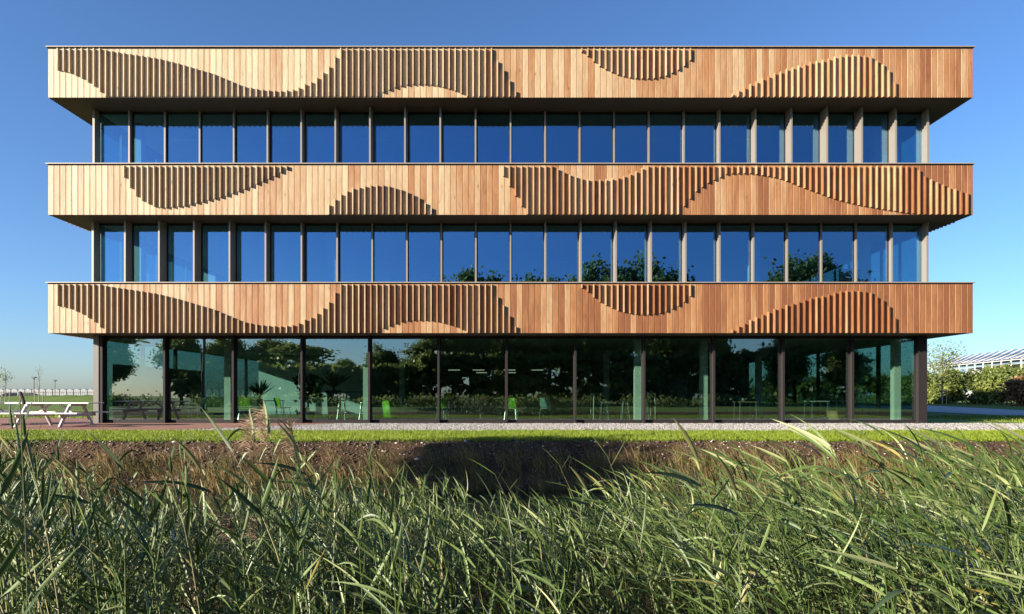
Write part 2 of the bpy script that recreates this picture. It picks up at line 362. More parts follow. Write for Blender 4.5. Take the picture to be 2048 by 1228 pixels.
# low mound on the left behind the terrace
X = np.linspace(-92, -60, 60); Yv = np.linspace(96, 116, 16); mx_, my_ = np.meshgrid(X, Yv)
mz = .9*np.clip(1-((mx_+74)/16)**4, 0, 1)*np.clip(1-((my_-106)/10)**2, 0, 1)*(1+.25*snoise(mx_*1.2, my_*1.2)) - .02
ii = np.arange(59)[None, :] + np.arange(15)[:, None]*60
tag(link('mound', np_mesh('mound', np.stack([mx_.ravel(), my_.ravel(), mz.ravel()], 1), np.stack([ii, ii+1, ii+61, ii+60], -1).reshape(-1, 4), M['field'], smooth=True)), kind='structure')

# ------------------------------------------------------------------ the office building
FY = 20.83; GY = 21.92; BACK = 51.0; HW = 15.42; GW = 14.50
building = thing('office_building', 'three storey office building with curved-pattern timber bands and glass walls', 'building', (0, GY, 0))
def bpart(mb, name, m, parent=building, loc=(0,0,0), **k):
    """mesh given in world coordinates, stored relative to its parent"""
    o = mb.build(name, m, parent, **k); base = Vector((0, GY, 0))
    p = base if parent is building else base + Vector(parent.location)
    for v in o.data.vertices: v.co -= p
    return o
BANDS = [  # board bottom, board top, coping top
    (3.067, 4.690, 4.762), (7.008, 8.650, 8.722), (10.917, 12.530, 12.612)]
# board (shared mesh): chamfered front edges, small gap to its neighbours
NB = 154; PITCH = 2*HW/NB
def board_mesh(h, name):
    w = PITCH/2 - .0060; c = .007; d = .022
    prof = [(-w, d), (-w, c), (-w+c, 0), (w-c, 0), (w, c), (w, d)]
    b = MB(); k = len(prof)
    b.v = [(x, y, 0) for x, y in prof] + [(x, y, h) for x, y in prof]
    b.f = [tuple(range(k)), tuple(range(2*k-1, k-1, -1))] + [(i, i+k, i+k+1, i+1) for i in range(k-1)]
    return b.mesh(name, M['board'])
bat_mesh = MB(); bat_mesh.v = []; bw = .017; bd = .084
bat_mesh = MB().box(-bw, bw, -bd, 0.0, 0, 1).mesh('batten', M['batten'])

# pattern of the battens, read off the photograph (fascia plane pixels): top ends and bottom ends
top_T, top_B = 98.5, 195.5
P_TOP = [
 dict(x=(114, 1034),
  top=[(114,98.5),(205,98.5),(211,101),(236,105),(270,110),(317,117.5),(355,127),(392,138),(424,147),(455,160),(486,173),(517,179),(549,182),(567,182),(586,180),(599,176),(611,169),(627,163),(642,150),(658,135),(669,117.5),(680,98.5),(984,98.5),(995,124),(1008,142.5),(1019,162),(1031,183),(1034,190)],
  bot=[(114,141),(139,146),(163,156.6),(186,170.6),(200,181.6),(209,195.5),(754,195.5),(764,188),(776,183),(789,178),(801,174),(814,172),(827,170.6),(851,170.6),(864,171.6),(878,174),(890,177),(903,180.6),(915,184.7),(928,191),(936,195.5),(1034,195.5)]),
 dict(x=(1160, 1388), top=[(1160,98.5),(1388,98.5)],
  bot=[(1160,104),(1175,114),(1187,125),(1200,135),(1212,141),(1225,147),(1237,152),(1250,155),(1262,157.5),(1278,159),(1300,159),(1312,158),(1325,155),(1337,152),(1345,147),(1357,141),(1369,133),(1382,120),(1388,115)]),
 dict(x=(1462, 1796), bot=[(1462,195.5),(1796,195.5)],
  top=[(1462,190),(1476,181.6),(1489,176),(1501,169),(1513,164),(1525,158),(1537,153.4),(1549,147),(1561,145),(1573,139),(1586,136),(1598,132.5),(1611,128),(1623,125),(1636,123),(1647,121.6),(1659,117.5),(1670,114),(1682,112),(1707,110.6),(1732,113),(1743,116),(1756,127),(1767,131.6),(1779,145.6),(1792,175),(1796,180)]),
]
P_MID = [
 dict(x=(246, 582), top=[(246,333),(582,333)],
  bot=[(246,350),(249,354),(261,375),(273,392.5),(285,402),(297,408),(310,414),(322,416),(335,417),(347,415.5),(360,414),(372,413),(385,410),(396,407),(408,405),(421,401),(444,396),(457,392.5),(467,388),(480,384),(492,379),(503,375),(516,369),(528,364),(541,358),(552,353),(564,346),(575,340),(582,337)]),
 dict(x=(655, 877), bot=[(655,429.5),(877,429.5)],
  top=[(655,413),(658,411),(671,399),(683,389),(694,383),(706,377.5),(719,375),(730,373),(741,371.6),(753,371),(766,371),(778,373),(791,377),(802,380),(814,385),(827,391),(839,397),(850,406.6),(862,416),(873,426),(877,428)]),
 dict(x=(1004, 1942),
  top=[(1004,333),(1106,333),(1119,342),(1131,347),(1142,352),(1155,355.6),(1166,359),(1178,360.6),(1203,360.6),(1216,359.7),(1228,357.5),(1241,355),(1251,352),(1262,348),(1275,342.5),(1286,336),(1292,333),(1831,333),(1839,345.6),(1850,355),(1862,361),(1875,367),(1886,370.6),(1898,377),(1911,380),(1925,385),(1937,388),(1942,389)],
  bot=[(1004,350),(1006,352),(1019,374),(1031,393),(1042,412),(1051,429.5),(1358,429.5),(1368,413),(1381,397),(1393,382.5),(1406,374),(1417,366),(1429,360.6),(1442,355),(1453,349),(1467,348),(1501,348),(1514,350),(1526,352),(1539,354),(1551,356.6),(1564,360),(1576,365),(1589,370),(1601,374.7),(1614,380),(1626,384),(1639,389),(1651,393),(1664,398),(1676,401),(1689,405),(1701,407.5),(1714,410.6),(1726,413),(1739,415),(1751,417),(1770,420.6),(1789,423),(1807,426),(1826,428),(1835,429.5),(1942,429.5)]),
]
P_BOT = [dict(x=g['x'], top=[(a, b+470.5) for a, b in g['top']], bot=[(a, b+470.5) for a, b in g['bot']]) for g in P_TOP]
def interp(pts, x): return float(np.interp(x, [p[0] for p in pts], [p[1] for p in pts]))
rb = random.Random(3)
for bi, (z0, z1, zc) in enumerate(BANDS):
    inner = MB().box(-HW+.03, HW-.03, FY+.03, BACK-.03, z0+.02, zc-.03)
    band = bpart(inner, 'cladding_band', M['core'])
    band['label'] = ['lowest timber band above the glass ground floor', 'middle timber band between the two window rows', 'topmost timber band at the roof edge'][bi]
    bmesh_ = board_mesh(z1-z0, 'board')
    for i in range(NB):
        x = -HW + PITCH*(i+.5)
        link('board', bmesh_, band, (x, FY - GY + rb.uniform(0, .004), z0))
    pat = (P_BOT, P_MID, P_TOP)[bi]
    for i in range(NB):
        x = -HW + PITCH*(i+1) - .032
        px = 1021 + x*60
        for g in pat:
            if not (g['x'][0] <= px <= g['x'][1]): continue
            ta, tb = interp(g['top'], px), interp(g['bot'], px)
            if tb - ta < 3: continue
            za = 1+(790-tb)/60; zb = 1+(790-ta)/60
            za = max(za, z0-.004); zb = min(zb, z1-.01)
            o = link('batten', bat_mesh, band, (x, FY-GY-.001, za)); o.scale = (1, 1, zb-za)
    # coping, shadow gap, soffit, side and rear cladding
    c = MB().box(-HW-.045, HW+.045, FY-.05, BACK+.05, zc-.028, zc)
    bpart(c, 'coping', M['coping'], band)
    c = MB().box(-HW+.003, HW-.003, FY+.006, BACK-.006, z1+.002, zc-.030); bpart(c, 'shadow_gap', M['core'], band)
    c = MB().box(-HW+.028, HW-.028, FY+.028, BACK-.028, z0+.006, z0+.018); bpart(c, 'soffit', M['soffit'], band)
    for s in (-1, 1):
        c = MB(); nn = 150
        for k in range(nn):
            ya = FY+.03+(BACK-FY-.06)*k/nn; yb = FY+.03+(BACK-FY-.06)*(k+1)/nn
            xo = s*HW
            c.box(min(xo, xo-s*.022), max(xo, xo-s*.022), ya+.004, yb-.004, z0, z1)
            if k > 3 and (math.sin(k*.11+bi*1.7) > -.2) and (s < 0 or bi == 1): 
                c.box(min(xo+s*.001, xo+s*bd), max(xo+s*.001, xo+s*bd), yb-.06, yb-.02, z0-.003, z0+(z1-z0)*(.55+.4*math.sin(k*.07)))
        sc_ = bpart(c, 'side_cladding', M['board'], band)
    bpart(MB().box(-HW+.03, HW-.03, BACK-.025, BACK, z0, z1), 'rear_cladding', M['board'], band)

# storeys behind the bands --------------------------------------------------
def fin_depth(px, peak): return .265 + .2*math.cos(2*math.pi*(px-peak)/840)
GM = 2*GW/24
for si, (zb, zt, peak) in enumerate(((4.50, 7.02, 390), (8.45, 10.93, 808))):
    for k in range(25):
        x = -GW + GM*k; px = 1021 + x*57; d = fin_depth(px, peak); w2 = .028 if 0 < k < 24 else .036
        xx = min(max(x, -GW+w2), GW-w2)
        bpart(MB().box(xx-w2, xx+w2, GY-d, GY+.05, zb, zt), 'fin', M['fin'])
    for k in range(24):
        x0 = -GW+GM*k+.028; x1 = x0+GM-.056
        fr = MB(); a = .03
        fr.box(x0, x0+a, GY+.0, GY+.06, zb, zt); fr.box(x1-a, x1, GY+.0, GY+.06, zb, zt)
        fr.box(x0+a, x1-a, GY+.0, GY+.06, zt-.07, zt); fr.box(x0+a, x1-a, GY+.0, GY+.06, zb, zb+.2)
        wdw = bpart(fr, 'window', M['frame'])
        pn = MB().box(-(x1-x0)/2+a, (x1-x0)/2-a, 0, .024, -(zt-zb)/2, (zt-zb)/2).build('pane', M['glass'], wdw, ((x0+x1)/2, .012, (zb+zt)/2))
        pn.rotation_euler = (R(rb.uniform(-.22, .22)), 0, R(rb.uniform(-.25, .25)))
    # side and rear glazing of the storey
    for s in (-1, 1):
        sg = MB(); 
        for k in range(24):
            yy = GY+.1+k*(BACK-GY-1.2)/24
            sg.box(min(s*GW, s*(GW-.08)), max(s*GW, s*(GW-.08)), yy, yy+.05, zb, zt)
        fr_ = bpart(sg, 'side_mullions', M['fin'])
        bpart(MB().box(min(s*(GW-.03), s*(GW-.05)), max(s*(GW-.03), s*(GW-.05)), GY+.1, BACK-1.1, zb, zt), 'side_glazing', M['glass_side'], fr_)
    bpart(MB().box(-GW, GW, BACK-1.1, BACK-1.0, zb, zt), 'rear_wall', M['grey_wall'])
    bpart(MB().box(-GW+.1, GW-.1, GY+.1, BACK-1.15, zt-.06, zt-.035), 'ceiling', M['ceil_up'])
    bpart(MB().box(-GW+.1, GW-.1, GY+.1, BACK-1.15, zb-.05, zb), 'floor_slab', M['floor'])
    # core walls and columns inside
    bpart(MB().box(-6, 6, 31, 43, zb, zt-.06), 'core_wall', M['grey_wall'])
    for (cx_, cy_) in ((-13.6, 22.9), (-6.5, 22.9), (8.9 if si == 0 else 13.5, 22.9), (13.6, 24.0)) if si == 0 else ((-13.6, 22.9), (13.6, 23.2)):
        bpart(MB().box(cx_-.16, cx_+.16, cy_-.16, cy_+.16, zb, zt-.06), 'column', M['plaster'])
    for cxk in range(8):
        for cyk in range(2):
            if rb.random() < .75: bpart(MB().box(-13+cxk*3.6, -11.8+cxk*3.6, 24.0+cyk*3, 24.25+cyk*3, zt-.075, zt-.062), 'ceiling_light', M['plaster'])
    if si == 1:
        for (xa, yy, ww, hh) in ((-13.2, 25, .6, 1.7), (-12.0, 26, .9, 1.0), (-8.6, 27, .3, 1.4), (11.8, 26, .5, .9), (13.3, 26.5, .3, 1.5), (13.9, 25, .25, 1.8), (7.4, 28, .8, .7)):
            bpart(MB().box(xa-ww/2, xa+ww/2, yy, yy+.08, zb, zb+.2+hh), 'partition', M['plaster'])
    if si == 0:
        for (xa, yy, ww, hh) in ((9.1, 26.5, .12, 1.9), (9.75, 25.0, .5, 1.0), (12.2, 27, .5, .95), (13.0, 28, .45, 1.2), (14.0, 26, .6, 1.55), (-13.0, 27, .5, 1.6), (-10.5, 28, .3, 1.3)):
            bpart(MB().box(xa-ww/2, xa+ww/2, yy, yy+.08, zb, zb+.2+hh), 'partition', M['plaster'])

# ground floor --------------------------------------------------------------
posts = [-14.36, -12.06, -9.67, -7.28, -4.93, -2.51, -.135, 2.26, 4.66, 7.09, 9.51, 11.92, 14.36]
ZT = 3.075
for k, x in enumerate(posts):
    w2 = .15 if k in (0, 12) else .036; d0 = .17 if k not in (0, 12) else .16
    bpart(MB().box(x-w2, x+w2, GY-d0, GY+.08, 0, ZT), 'post', M['post'])
    if k == 0: bpart(MB().box(x-w2-.004, x+.03, GY-d0-.02, GY+.085, 0, ZT), 'lit_post_half', M['post_grey'])  # sunlit half of the corner post, its light painted as paler grey
for k in range(12):
    x0 = posts[k] + (.15 if k == 0 else .036); x1 = posts[k+1] - (.15 if k == 11 else .036)
    fr = MB(); a = .022
    fr.box(x0, x0+a, GY, GY+.07, 0, ZT); fr.box(x1-a, x1, GY, GY+.07, 0, ZT)
    fr.box(x0+a, x1-a, GY, GY+.07, 0, .13); fr.box(x0+a, x1-a, GY, GY+.07, ZT-.10, ZT)
    wdw = bpart(fr, 'window', M['frame'])
    pn = MB().box(-(x1-x0)/2+a, (x1-x0)/2-a, 0, .026, -1.41, 1.44).build('pane', M['glass_g'], wdw, ((x0+x1)/2, .02, 1.54))
    pn.rotation_euler = (R(rb.uniform(-.07, .07)), 0, R(rb.uniform(-.12, .12)))
bpart(MB().box(-GW+.05, GW-.05, GY+.08, BACK-1.2, -.05, .03), 'floor_slab', M['floor'])
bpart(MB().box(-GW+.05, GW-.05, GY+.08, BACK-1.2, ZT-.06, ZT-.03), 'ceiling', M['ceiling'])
for s in (-1, 1):
    sg = MB(); yy = GY+.15; n = 0
    while yy < BACK-1.3:
        sg.box(min(s*GW, s*(GW-.12)), max(s*GW, s*(GW-.12)), yy, yy+.12, .03, ZT-.03); yy += 2.4; n += 1
    sg.box(min(s*GW, s*(GW-.1)), max(s*GW, s*(GW-.1)), GY+.3, BACK-1.3, .03, .12)
    fr_ = bpart(sg, 'side_mullions', M['post'])
    bpart(MB().box(min(s*(GW-.05), s*(GW-.074)), max(s*(GW-.05), s*(GW-.074)), GY+.2, BACK-1.25, .12, ZT-.03), 'side_glazing', M['glass_side'], fr_)
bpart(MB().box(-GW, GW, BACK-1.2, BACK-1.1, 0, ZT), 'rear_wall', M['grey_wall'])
# rooms seen through the ground floor glass
bpart(MB().box(-12.9, -7.4, 32.0, 32.15, .03, 3.0), 'partition', M['plaster'])['label'] = 'white partition wall with a slanting patch of sun'
bpart(MB().box(-7.4, -7.25, 32.0, 44, .03, 3.0), 'partition', M['plaster'])
bpart(MB().box(-14.3, -13.0, 38.0, 38.12, .03, 3.0), 'partition', M['teal_wall'])
bpart(MB().box(-14.2, -14.1, 22.3, 28.8, .03, 2.1), 'storage_wall', M['teal_wall'])
for yy in (25.0, 27.4): bpart(MB().box(-14.1, -14.05, yy, yy+1.0, .03, 1.25), 'oak_door', M['oak'])
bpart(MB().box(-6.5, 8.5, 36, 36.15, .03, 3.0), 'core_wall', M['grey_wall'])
bpart(MB().box(-1.2, 3.0, 35.9, 35.98, .6, 2.0), 'oak_door', M['oak'])
for (cx_, cy_) in ((-5.22, 22.75), (4.62, 22.75), (7.2, 23.3), (-10.55, 23.4), (14.0, 22.72), (-5.2, 30), (4.6, 30), (11.9, 30)):
    bpart(MB().box(cx_-.12, cx_+.12, cy_-.12, cy_+.12, .03, 3.0), 'column', M['plaster'])
bpart(MB().box(9.4, 12.6, 33.0, 33.12, .03, 3.0), 'partition', M['teal_wall'])
# slatted ceiling raft at the right end
for k in range(18): bpart(MB().box(11.9+k*.13, 11.95+k*.13, 23.0, 27.0, 2.86, 2.96), 'slat', M['ceiling'])

# ------------------------------------------------------------------ vegetation helpers
def unit(a): return a/np.maximum(np.linalg.norm(a, axis=-1, keepdims=True), 1e-9)
def leaf_quads(P, size, r, up=.35, flat=None):
    """a pointed four-sided leaf at each point, random orientation"""
    n = len(P); d = unit(r.normal(size=(n, 3)) + np.array([0, 0, up])); s = unit(np.cross(d, r.normal(size=(n, 3))))
    L = size*r.uniform(.6, 1.35, n)[:, None]
    a = P - d*L*.5; c = P + d*L*.5; m = P - d*L*.05
    V = np.stack([a, m + s*L*.34, c, m - s*L*.34], 1).reshape(-1, 3)
    Q = np.arange(4*n).reshape(-1, 4)
    return V, Q
def crown_points(n_clump, per, c, rad, r, shell=.5, clump=.22):
    u = unit(r.normal(size=(n_clump, 3))); rr = (shell + (1-shell)*r.random((n_clump, 1)))
    C = np.array(c) + u*rr*np.array(rad)*r.uniform(.75, 1.12, (n_clump, 1))
    cs = clump*np.array(rad).mean()*r.uniform(.6, 1.5, (n_clump, 1))
    P = C[:, None, :] + r.normal(size=(n_clump, per, 3))*cs[:, None, :]*np.array([1, 1, .7])
    tone = np.clip(r.uniform(.1, .8, n_clump)[:, None] + r.normal(size=(n_clump, per))*.16, 0, 1)
    return C, P.reshape(-1, 3), tone.ravel()
def tree_proto(name, h, rad, c_z, n_clump, per, leaf, seed, mleaf, mbark, trunk_r, label, cat='tree', group=None, shell=.45, clump=.22):
    r = np.random.default_rng(seed); rr = random.Random(seed)
    t = thing(name, label, cat, group=group)
    C, P, tone = crown_points(n_clump, per, (0, 0, c_z), rad, r, shell, clump)
    V, Q = leaf_quads(P, leaf, r)
    tk = MB(); top = c_z + rad[2]*.55
    pts = [(rr.uniform(-.12, .12)*k*rad[0]*.12, rr.uniform(-.12, .12)*k*rad[0]*.12, top*k/6) for k in range(7)]
    tk.tube(pts, [trunk_r*(1.25 if k == 0 else 1-.13*k) for k in range(7)], 7)
    for i in range(min(14, n_clump)):
        e = Vector(C[i*len(C)//14 if n_clump > 14 else i]); s0 = max(.15*top, min(top*.9, e.z - abs(e.x)*.8 - .3*rad[2]))
        k = s0/top*6; a = Vector(pts[int(k)]).lerp(Vector(pts[min(6, int(k)+1)]), k-int(k))
        mid = a.lerp(e, .5) + Vector((0, 0, -.05*h))
        tk.tube([a, mid, e], [trunk_r*.42, trunk_r*.26, trunk_r*.08], 5, cap=False)
    tk.build('trunk', mbark, t, smooth=True)
    link('crown', np_mesh('crown', V, Q, mleaf, np.repeat(tone, 4)), t)
    return t
def put(t, loc, s=1.0, rz=0.0, label=None, copy=True):
    o = copy_tree(t) if copy else t
    o.location = loc; o.scale = (s, s, s) if not hasattr(s, '__len__') else s; o.rotation_euler = (0, 0, rz)
    if label: o['label'] = label
    return o

# ------------------------------------------------------------------ trees on the photographer's side (seen mirrored in the glass)
TG = 'trees on the photographer side mirrored in the glass'
p1 = tree_proto('broadleaf_tree', 10, (3.0, 3.0, 3.8), 6.2, 170, 150, .34, 11, M['leaf'], M['bark'], .22, 'x', group=TG, clump=.15)
p2 = tree_proto('broadleaf_tree', 10, (3.4, 3.2, 3.2), 6.8, 160, 150, .34, 12, M['leaf'], M['bark'], .25, 'x', group=TG, clump=.15)
back = [(940, 16.0, 1, 'lone dark tree mirrored in the middle window row left of centre'), (1020, 12.0, 0, 'dark tree mirrored low at the centre of the glass ground floor'),
        (1095, 16.4, 1, 'tall tree mirrored at the left end of the middle-row treetops'), (1165, 16.8, 0, 'tall tree mirrored just right of the building centre'),
        (1240, 17.0, 1, 'tall tree mirrored between centre and the rounded crown'), (1325, 18.6, 0, 'tree with rounded crown mirrored in the middle window row'),
        (1405, 12.5, 1, 'dark tree mirrored beside the white house'), (1628, 19.0, 1, 'broadest mirrored tree at the right of the middle window row'),
        (1730, 11.0, 0, 'dark tree mirrored at the right end of the ground floor'), (860, 9.0, 1, 'mirrored tree with sky on its left at ground floor'),
        (765, 8.0, 0, 'mirrored tree between two patches of sky at ground floor'), (690, 6.2, 1, 'lowest mirrored tree under the patch of sky'),
        (590, 5.8, 0, 'low tree mirrored behind the potted palm'), (360, 9.5, 1, 'tree mirrored in the second ground floor pane'), (450, 9.8, 0, 'tree mirrored beside the second ground floor post'),
        (535, 9.0, 1, 'tree mirrored above the white partition wall'), (218, 8.8, 0, 'tree mirrored in the top left corner of the first pane'), (1545, 8.0, 0, 'small tree mirrored right of the white house'),
        (1600, 9.5, 1, 'tree mirrored in the tenth ground floor pane'), (1690, 9.0, 0, 'tree mirrored at the eleventh ground floor post'), (1795, 9.2, 1, 'tree mirrored beside the right corner column')]
used = set()
for i, (px, h, k, lb) in enumerate(back):
    yy = -30 - (i*7 % 9); Vd = 2*GY - yy; x = (px-1021)/F*Vd; pr = (p1, p2)[k]
    put(pr, (x, yy, 0), (h/10*(.84 if h > 14 else .95), h/10*.8, h/10*(.97 if h > 14 else .90)), i*1.3, lb, copy=(k in used)); used.add(k)
p3 = tree_proto('spreading_tree', 8, (1.5, 1.5, 1.1), 6.9, 34, 62, .34, 21, M['leaf'], M['bark'], .2, 'spreading tree left of the camera that shades the far bank', group='trees beside the reed bed')
put(p3, (-21.5, .2, -.1), 1, 0, copy=False)
put(p3, (-19.5, -14, 0), (1.7, 1.6, .72), 2, 'spreading tree mirrored with sky gaps in the third ground floor pane')
put(p3, (-33.7, -8, 0), (1.5, 1.5, .8), 4, 'spreading tree mirrored at the far left pane')
# hedge and house behind the camera
def hedge(name, x0, x1, y, depth, h, n, leaf, m, seed, label, z0=0, core=True):
    r = np.random.default_rng(seed); t = thing(name, label, 'hedge', ((x0+x1)/2, y, 0)); w = x1-x0
    nc = int(w*2.2*max(1, h*.6)); C = np.stack([r.uniform(-w/2, w/2, nc), r.uniform(-depth/2, depth/2, nc), z0+.15+ (h-z0-.3)*r.random(nc)**.8], 1)
    P = (C[:, None, :] + r.normal(size=(nc, n//nc, 3))*np.array([.45, .3, .28])).reshape(-1, 3)
    P[:, 2] = np.maximum(P[:, 2], .02)
    tone = np.clip(np.repeat(r.uniform(.15, .85, nc), n//nc) + r.normal(size=len(P))*.15, 0, 1)
    Vv, Qq = leaf_quads(P, leaf, r); link('foliage', np_mesh('foliage', Vv, Qq, m, np.repeat(tone, 4)), t)
    st = MB()
    for k in range(int(w/.8)):
        a = -w/2+.4+k*.8+r.uniform(-.2, .2); b = r.uniform(-depth/3, depth/3)
        st.tube([(a, b, 0), (a+r.uniform(-.1, .1), b, h*.45), (a+r.uniform(-.3, .3), b+r.uniform(-.2, .2), h*.85)], [.04, .03, .01], 5)
    st.build('stems', M['bark'], t)
    return t
hedge('hedge', -40, 45, -12, 1.2, .75, 16000, .22, M['leaf'], 5, 'low dark hedge mirrored along the foot of the glass')
def house(x, y):
    t = thing('house', 'white gabled house mirrored in the ground floor glass right of centre', 'house', (x, y, 0))
    b = MB(); b.v = [(-4,0,0),(4,0,0),(4,9,0),(-4,9,0),(-4,0,3.2),(4,0,3.2),(4,9,3.2),(-4,9,3.2),(0,0,6.8),(0,9,6.8)]
    b.f = [(0,1,5,8,4),(3,7,9,6,2),(1,2,6,5),(0,4,7,3)]; b.build('wall', M['white'], t)
    r_ = MB(); r_.v = [(-4.4,-.3,2.9),(0,-.3,6.95),(0,9.3,6.95),(-4.4,9.3,2.9),(4.4,-.3,2.9),(4.4,9.3,2.9)]; r_.v += [(a, b_, c+.15) for a, b_, c in r_.v]
    r_.f = [(0,1,2,3),(1,4,5,2),(6,9,8,7),(7,8,11,10),(0,6,7,1),(1,7,10,4),(3,2,8,9),(2,5,11,8),(0,3,9,6),(4,10,11,5)]
    rf = r_.build('roof', M['core'], t); MB().box(-.3, .3, 4, 4.6, 6.4, 7.7).build('chimney', M['paving'], rf)
    for xx in (-2.2, 1.2): 
        w_ = MB().box(xx, xx+1.1, 9.0, 9.05, 1.0, 2.3).build('window', M['white'], t); MB().box(xx+.08, xx+1.02, 9.05, 9.07, 1.08, 2.22).build('pane', M['black'], w_)
    d_ = MB().box(-.6, .4, 9.0, 9.06, 0, 2.1).build('door', M['oak'], t); MB().box(-.5, -.42, 9.06, 9.1, 1, 1.1).build('handle', M['steel'], d_)
house(41, -62)

# ------------------------------------------------------------------ right background: hedge, shrub, sapling, greenhouse
hg = hedge('hedge', -17, 17, 66, 2.0, 3.55, 78000, .30, M['hedge'], 8, 'tall sunlit hedge in front of the greenhouse on the right'); hg.location = (50.3, 67, 0); hg.rotation_euler = (0, 0, R(90))
r = np.random.default_rng(31)
sh = thing('shrub', 'russet autumn shrub at the right end of the tall hedge', 'shrub', (46.3, 56.5, 0))
C, P, tone = crown_points(34, 120, (0, 0, 1.4), (1.3, 1.2, 1.5), r, .3); P[:, 2] = np.abs(P[:, 2])
Vv, Qq = leaf_quads(P, .26, r); link('foliage', np_mesh('foliage', Vv, Qq, M['rust_leaf'], np.repeat(tone, 4)), sh)
st = MB()
for k in range(9): a = k*.7; st.tube([(0, 0, 0), (math.cos(a)*.5, math.sin(a)*.5, 1.2), (math.cos(a)*1.1, math.sin(a)*1.0, 2.4)], [.05, .03, .01], 5)
st.build('stems', M['bark'], sh)
sap = tree_proto('sapling', 7, (2.0, 2.0, 2.6), 4.6, 30, 42, .20, 41, M['hedge'], M['bark'], .09, 'slender young tree with thin leaves beside the right corner', shell=.25, clump=.26)
put(sap, (45.6, 66.0, 0), 1, .6, copy=False)
put(p1, (27.0, 61, 0), (.6, .6, .6), 1, 'tree outside the right end seen through two glass walls')['group'] = 'trees behind the right end'
put(p2, (31.0, 58, 0), (.55, .55, .55), 2, 'tree behind the building seen through the eleventh ground floor pane')['group'] = 'trees behind the right end'
hedge('hedge', 15, 43, 73, 3.0, 3.1, 12000, .5, M['leaf'], 9, 'tall dark hedge behind the building seen through the right end glass')
stk = MB().tube([(.5, -.2, 0), (.5, -.2, 1.6)], .05, 6).tube([(-.5, -.2, 0), (-.5, -.2, 1.6)], .05, 6).box(-.5, .5, -.23, -.17, 1.35, 1.43); stk.build('stakes', M['pale_bark'], sap)

def greenhouse_right():
    A = Vector((93.0, 140.0)); B = Vector((84.0, 94.0)); n = 16; d = (B-A)/n; dl = d.length
    t = thing('greenhouse', 'long white-framed glass greenhouse rising behind the right hedge', 'greenhouse', (A.x, A.y, 0), math.atan2(d.y, d.x))
    # local x runs along the wall towards the viewer, local y away from it (to the right)
    H = 7.0; W = 26.0
    for k in range(n+1): MB().box(k*dl-.06, k*dl+.06, -.09, .09, 0, H).build('post', M['white'], t)
    MB().box(-.1, n*dl+.1, -.12, .0, H, H+.12).build('gutter', M['white'], t)
    for zz in (3.2, 6.3): MB().box(0, n*dl, -.03, .0, zz, zz+.05).build('rail', M['white'], t)
    gg = glass_mat('greenhouse_glass', (.86, .88, .88), .03, power=14.0)
    for k in range(n):
        MB().box(k*dl+.09, (k+1)*dl-.09, .0, .02, .3, H-.02).build('pane', gg, t)
        # sloping roof with every second light propped open
        for hlf in range(2):
            x0 = (k+hlf*.5)*dl; x1 = x0+dl*.5; up = .55 if hlf else .0; m_ = MB()
            m_.v = [(x0+.05, -.1, H+.22), (x1-.05, -.1, H+.22), (x1-.05, 4.2, H+1.75+up), (x0+.05, 4.2, H+1.75+up)]; m_.v += [(a, b, c+.05) for a, b, c in m_.v]
            m_.f = [(3,2,1,0),(4,5,6,7)] + [(i, (i+1) % 4, (i+1) % 4+4, i+4) for i in range(4)]
            rf = m_.build('roof_light', M['gh_roof'] if hlf else M['gh_pale'], t)
            fr = MB(); fr.bar((x0, -.1, H+.29), (x0, 4.2, H+1.82+up), .07, .07); fr.build('glazing_bar', M['white'], rf)
    MB().box(0, n*dl, 4.0, 4.2, H, H+1.7).build('ridge_wall', M['grey_wall'], t)
    MB().box(0, n*dl, 14.0, 14.2, 0, H).build('rear_wall', M['gh_in'], t)
M['gh_in'] = simple('greenhouse_interior', (.07, .065, .055), .9)
M['gh_pale'] = simple('greenhouse_roof_pale', (.12, .13, .15), .3, .0, var=.05)
M['gh_roof'] = simple('greenhouse_roof_glass', (.07, .08, .10), .15, .0, var=.05)
greenhouse_right()
# things standing inside the greenhouse
yt = thing('shipping_container', 'yellow steel container standing inside the right greenhouse', 'container', (93.0, 118, 0), R(78))
b = MB(); b.box(-4.5, 4.5, -1.4, 1.4, .15, 6.7); 
M['yellow'] = simple('yellow_paint', (.62, .36, .015), .5, var=.08)
b.build('body', M['yellow'], yt)
for k in range(26): MB().box(-4.4+k*.34, -4.24+k*.34, 1.4, 1.47, .4, 6.0).build('rib', M['yellow'], yt)
MB().box(-3.6, 1.8, 1.40, 1.48, 3.0, 5.2).build('opening', M['grey_wall'], yt)
wt = thing('water_tank', 'white round tank inside the right greenhouse', 'tank', (94.6, 126, 0))
wt_ = MB().lathe([(2.2, 0), (2.2, 6.0), (2.0, 6.3), (.6, 6.6), (.3, 6.65)], k=20); wt_.build('shell', M['white'], wt, smooth=False)
MB().lathe([(2.24, .1), (2.24, .3)], (0, 0, 0), 20).build('base_ring', M['steel'], wt); MB().lathe([(2.24, 0), (2.24, .15)], (0, 0, 4.9), 20).build('top_ring', M['steel'], wt)

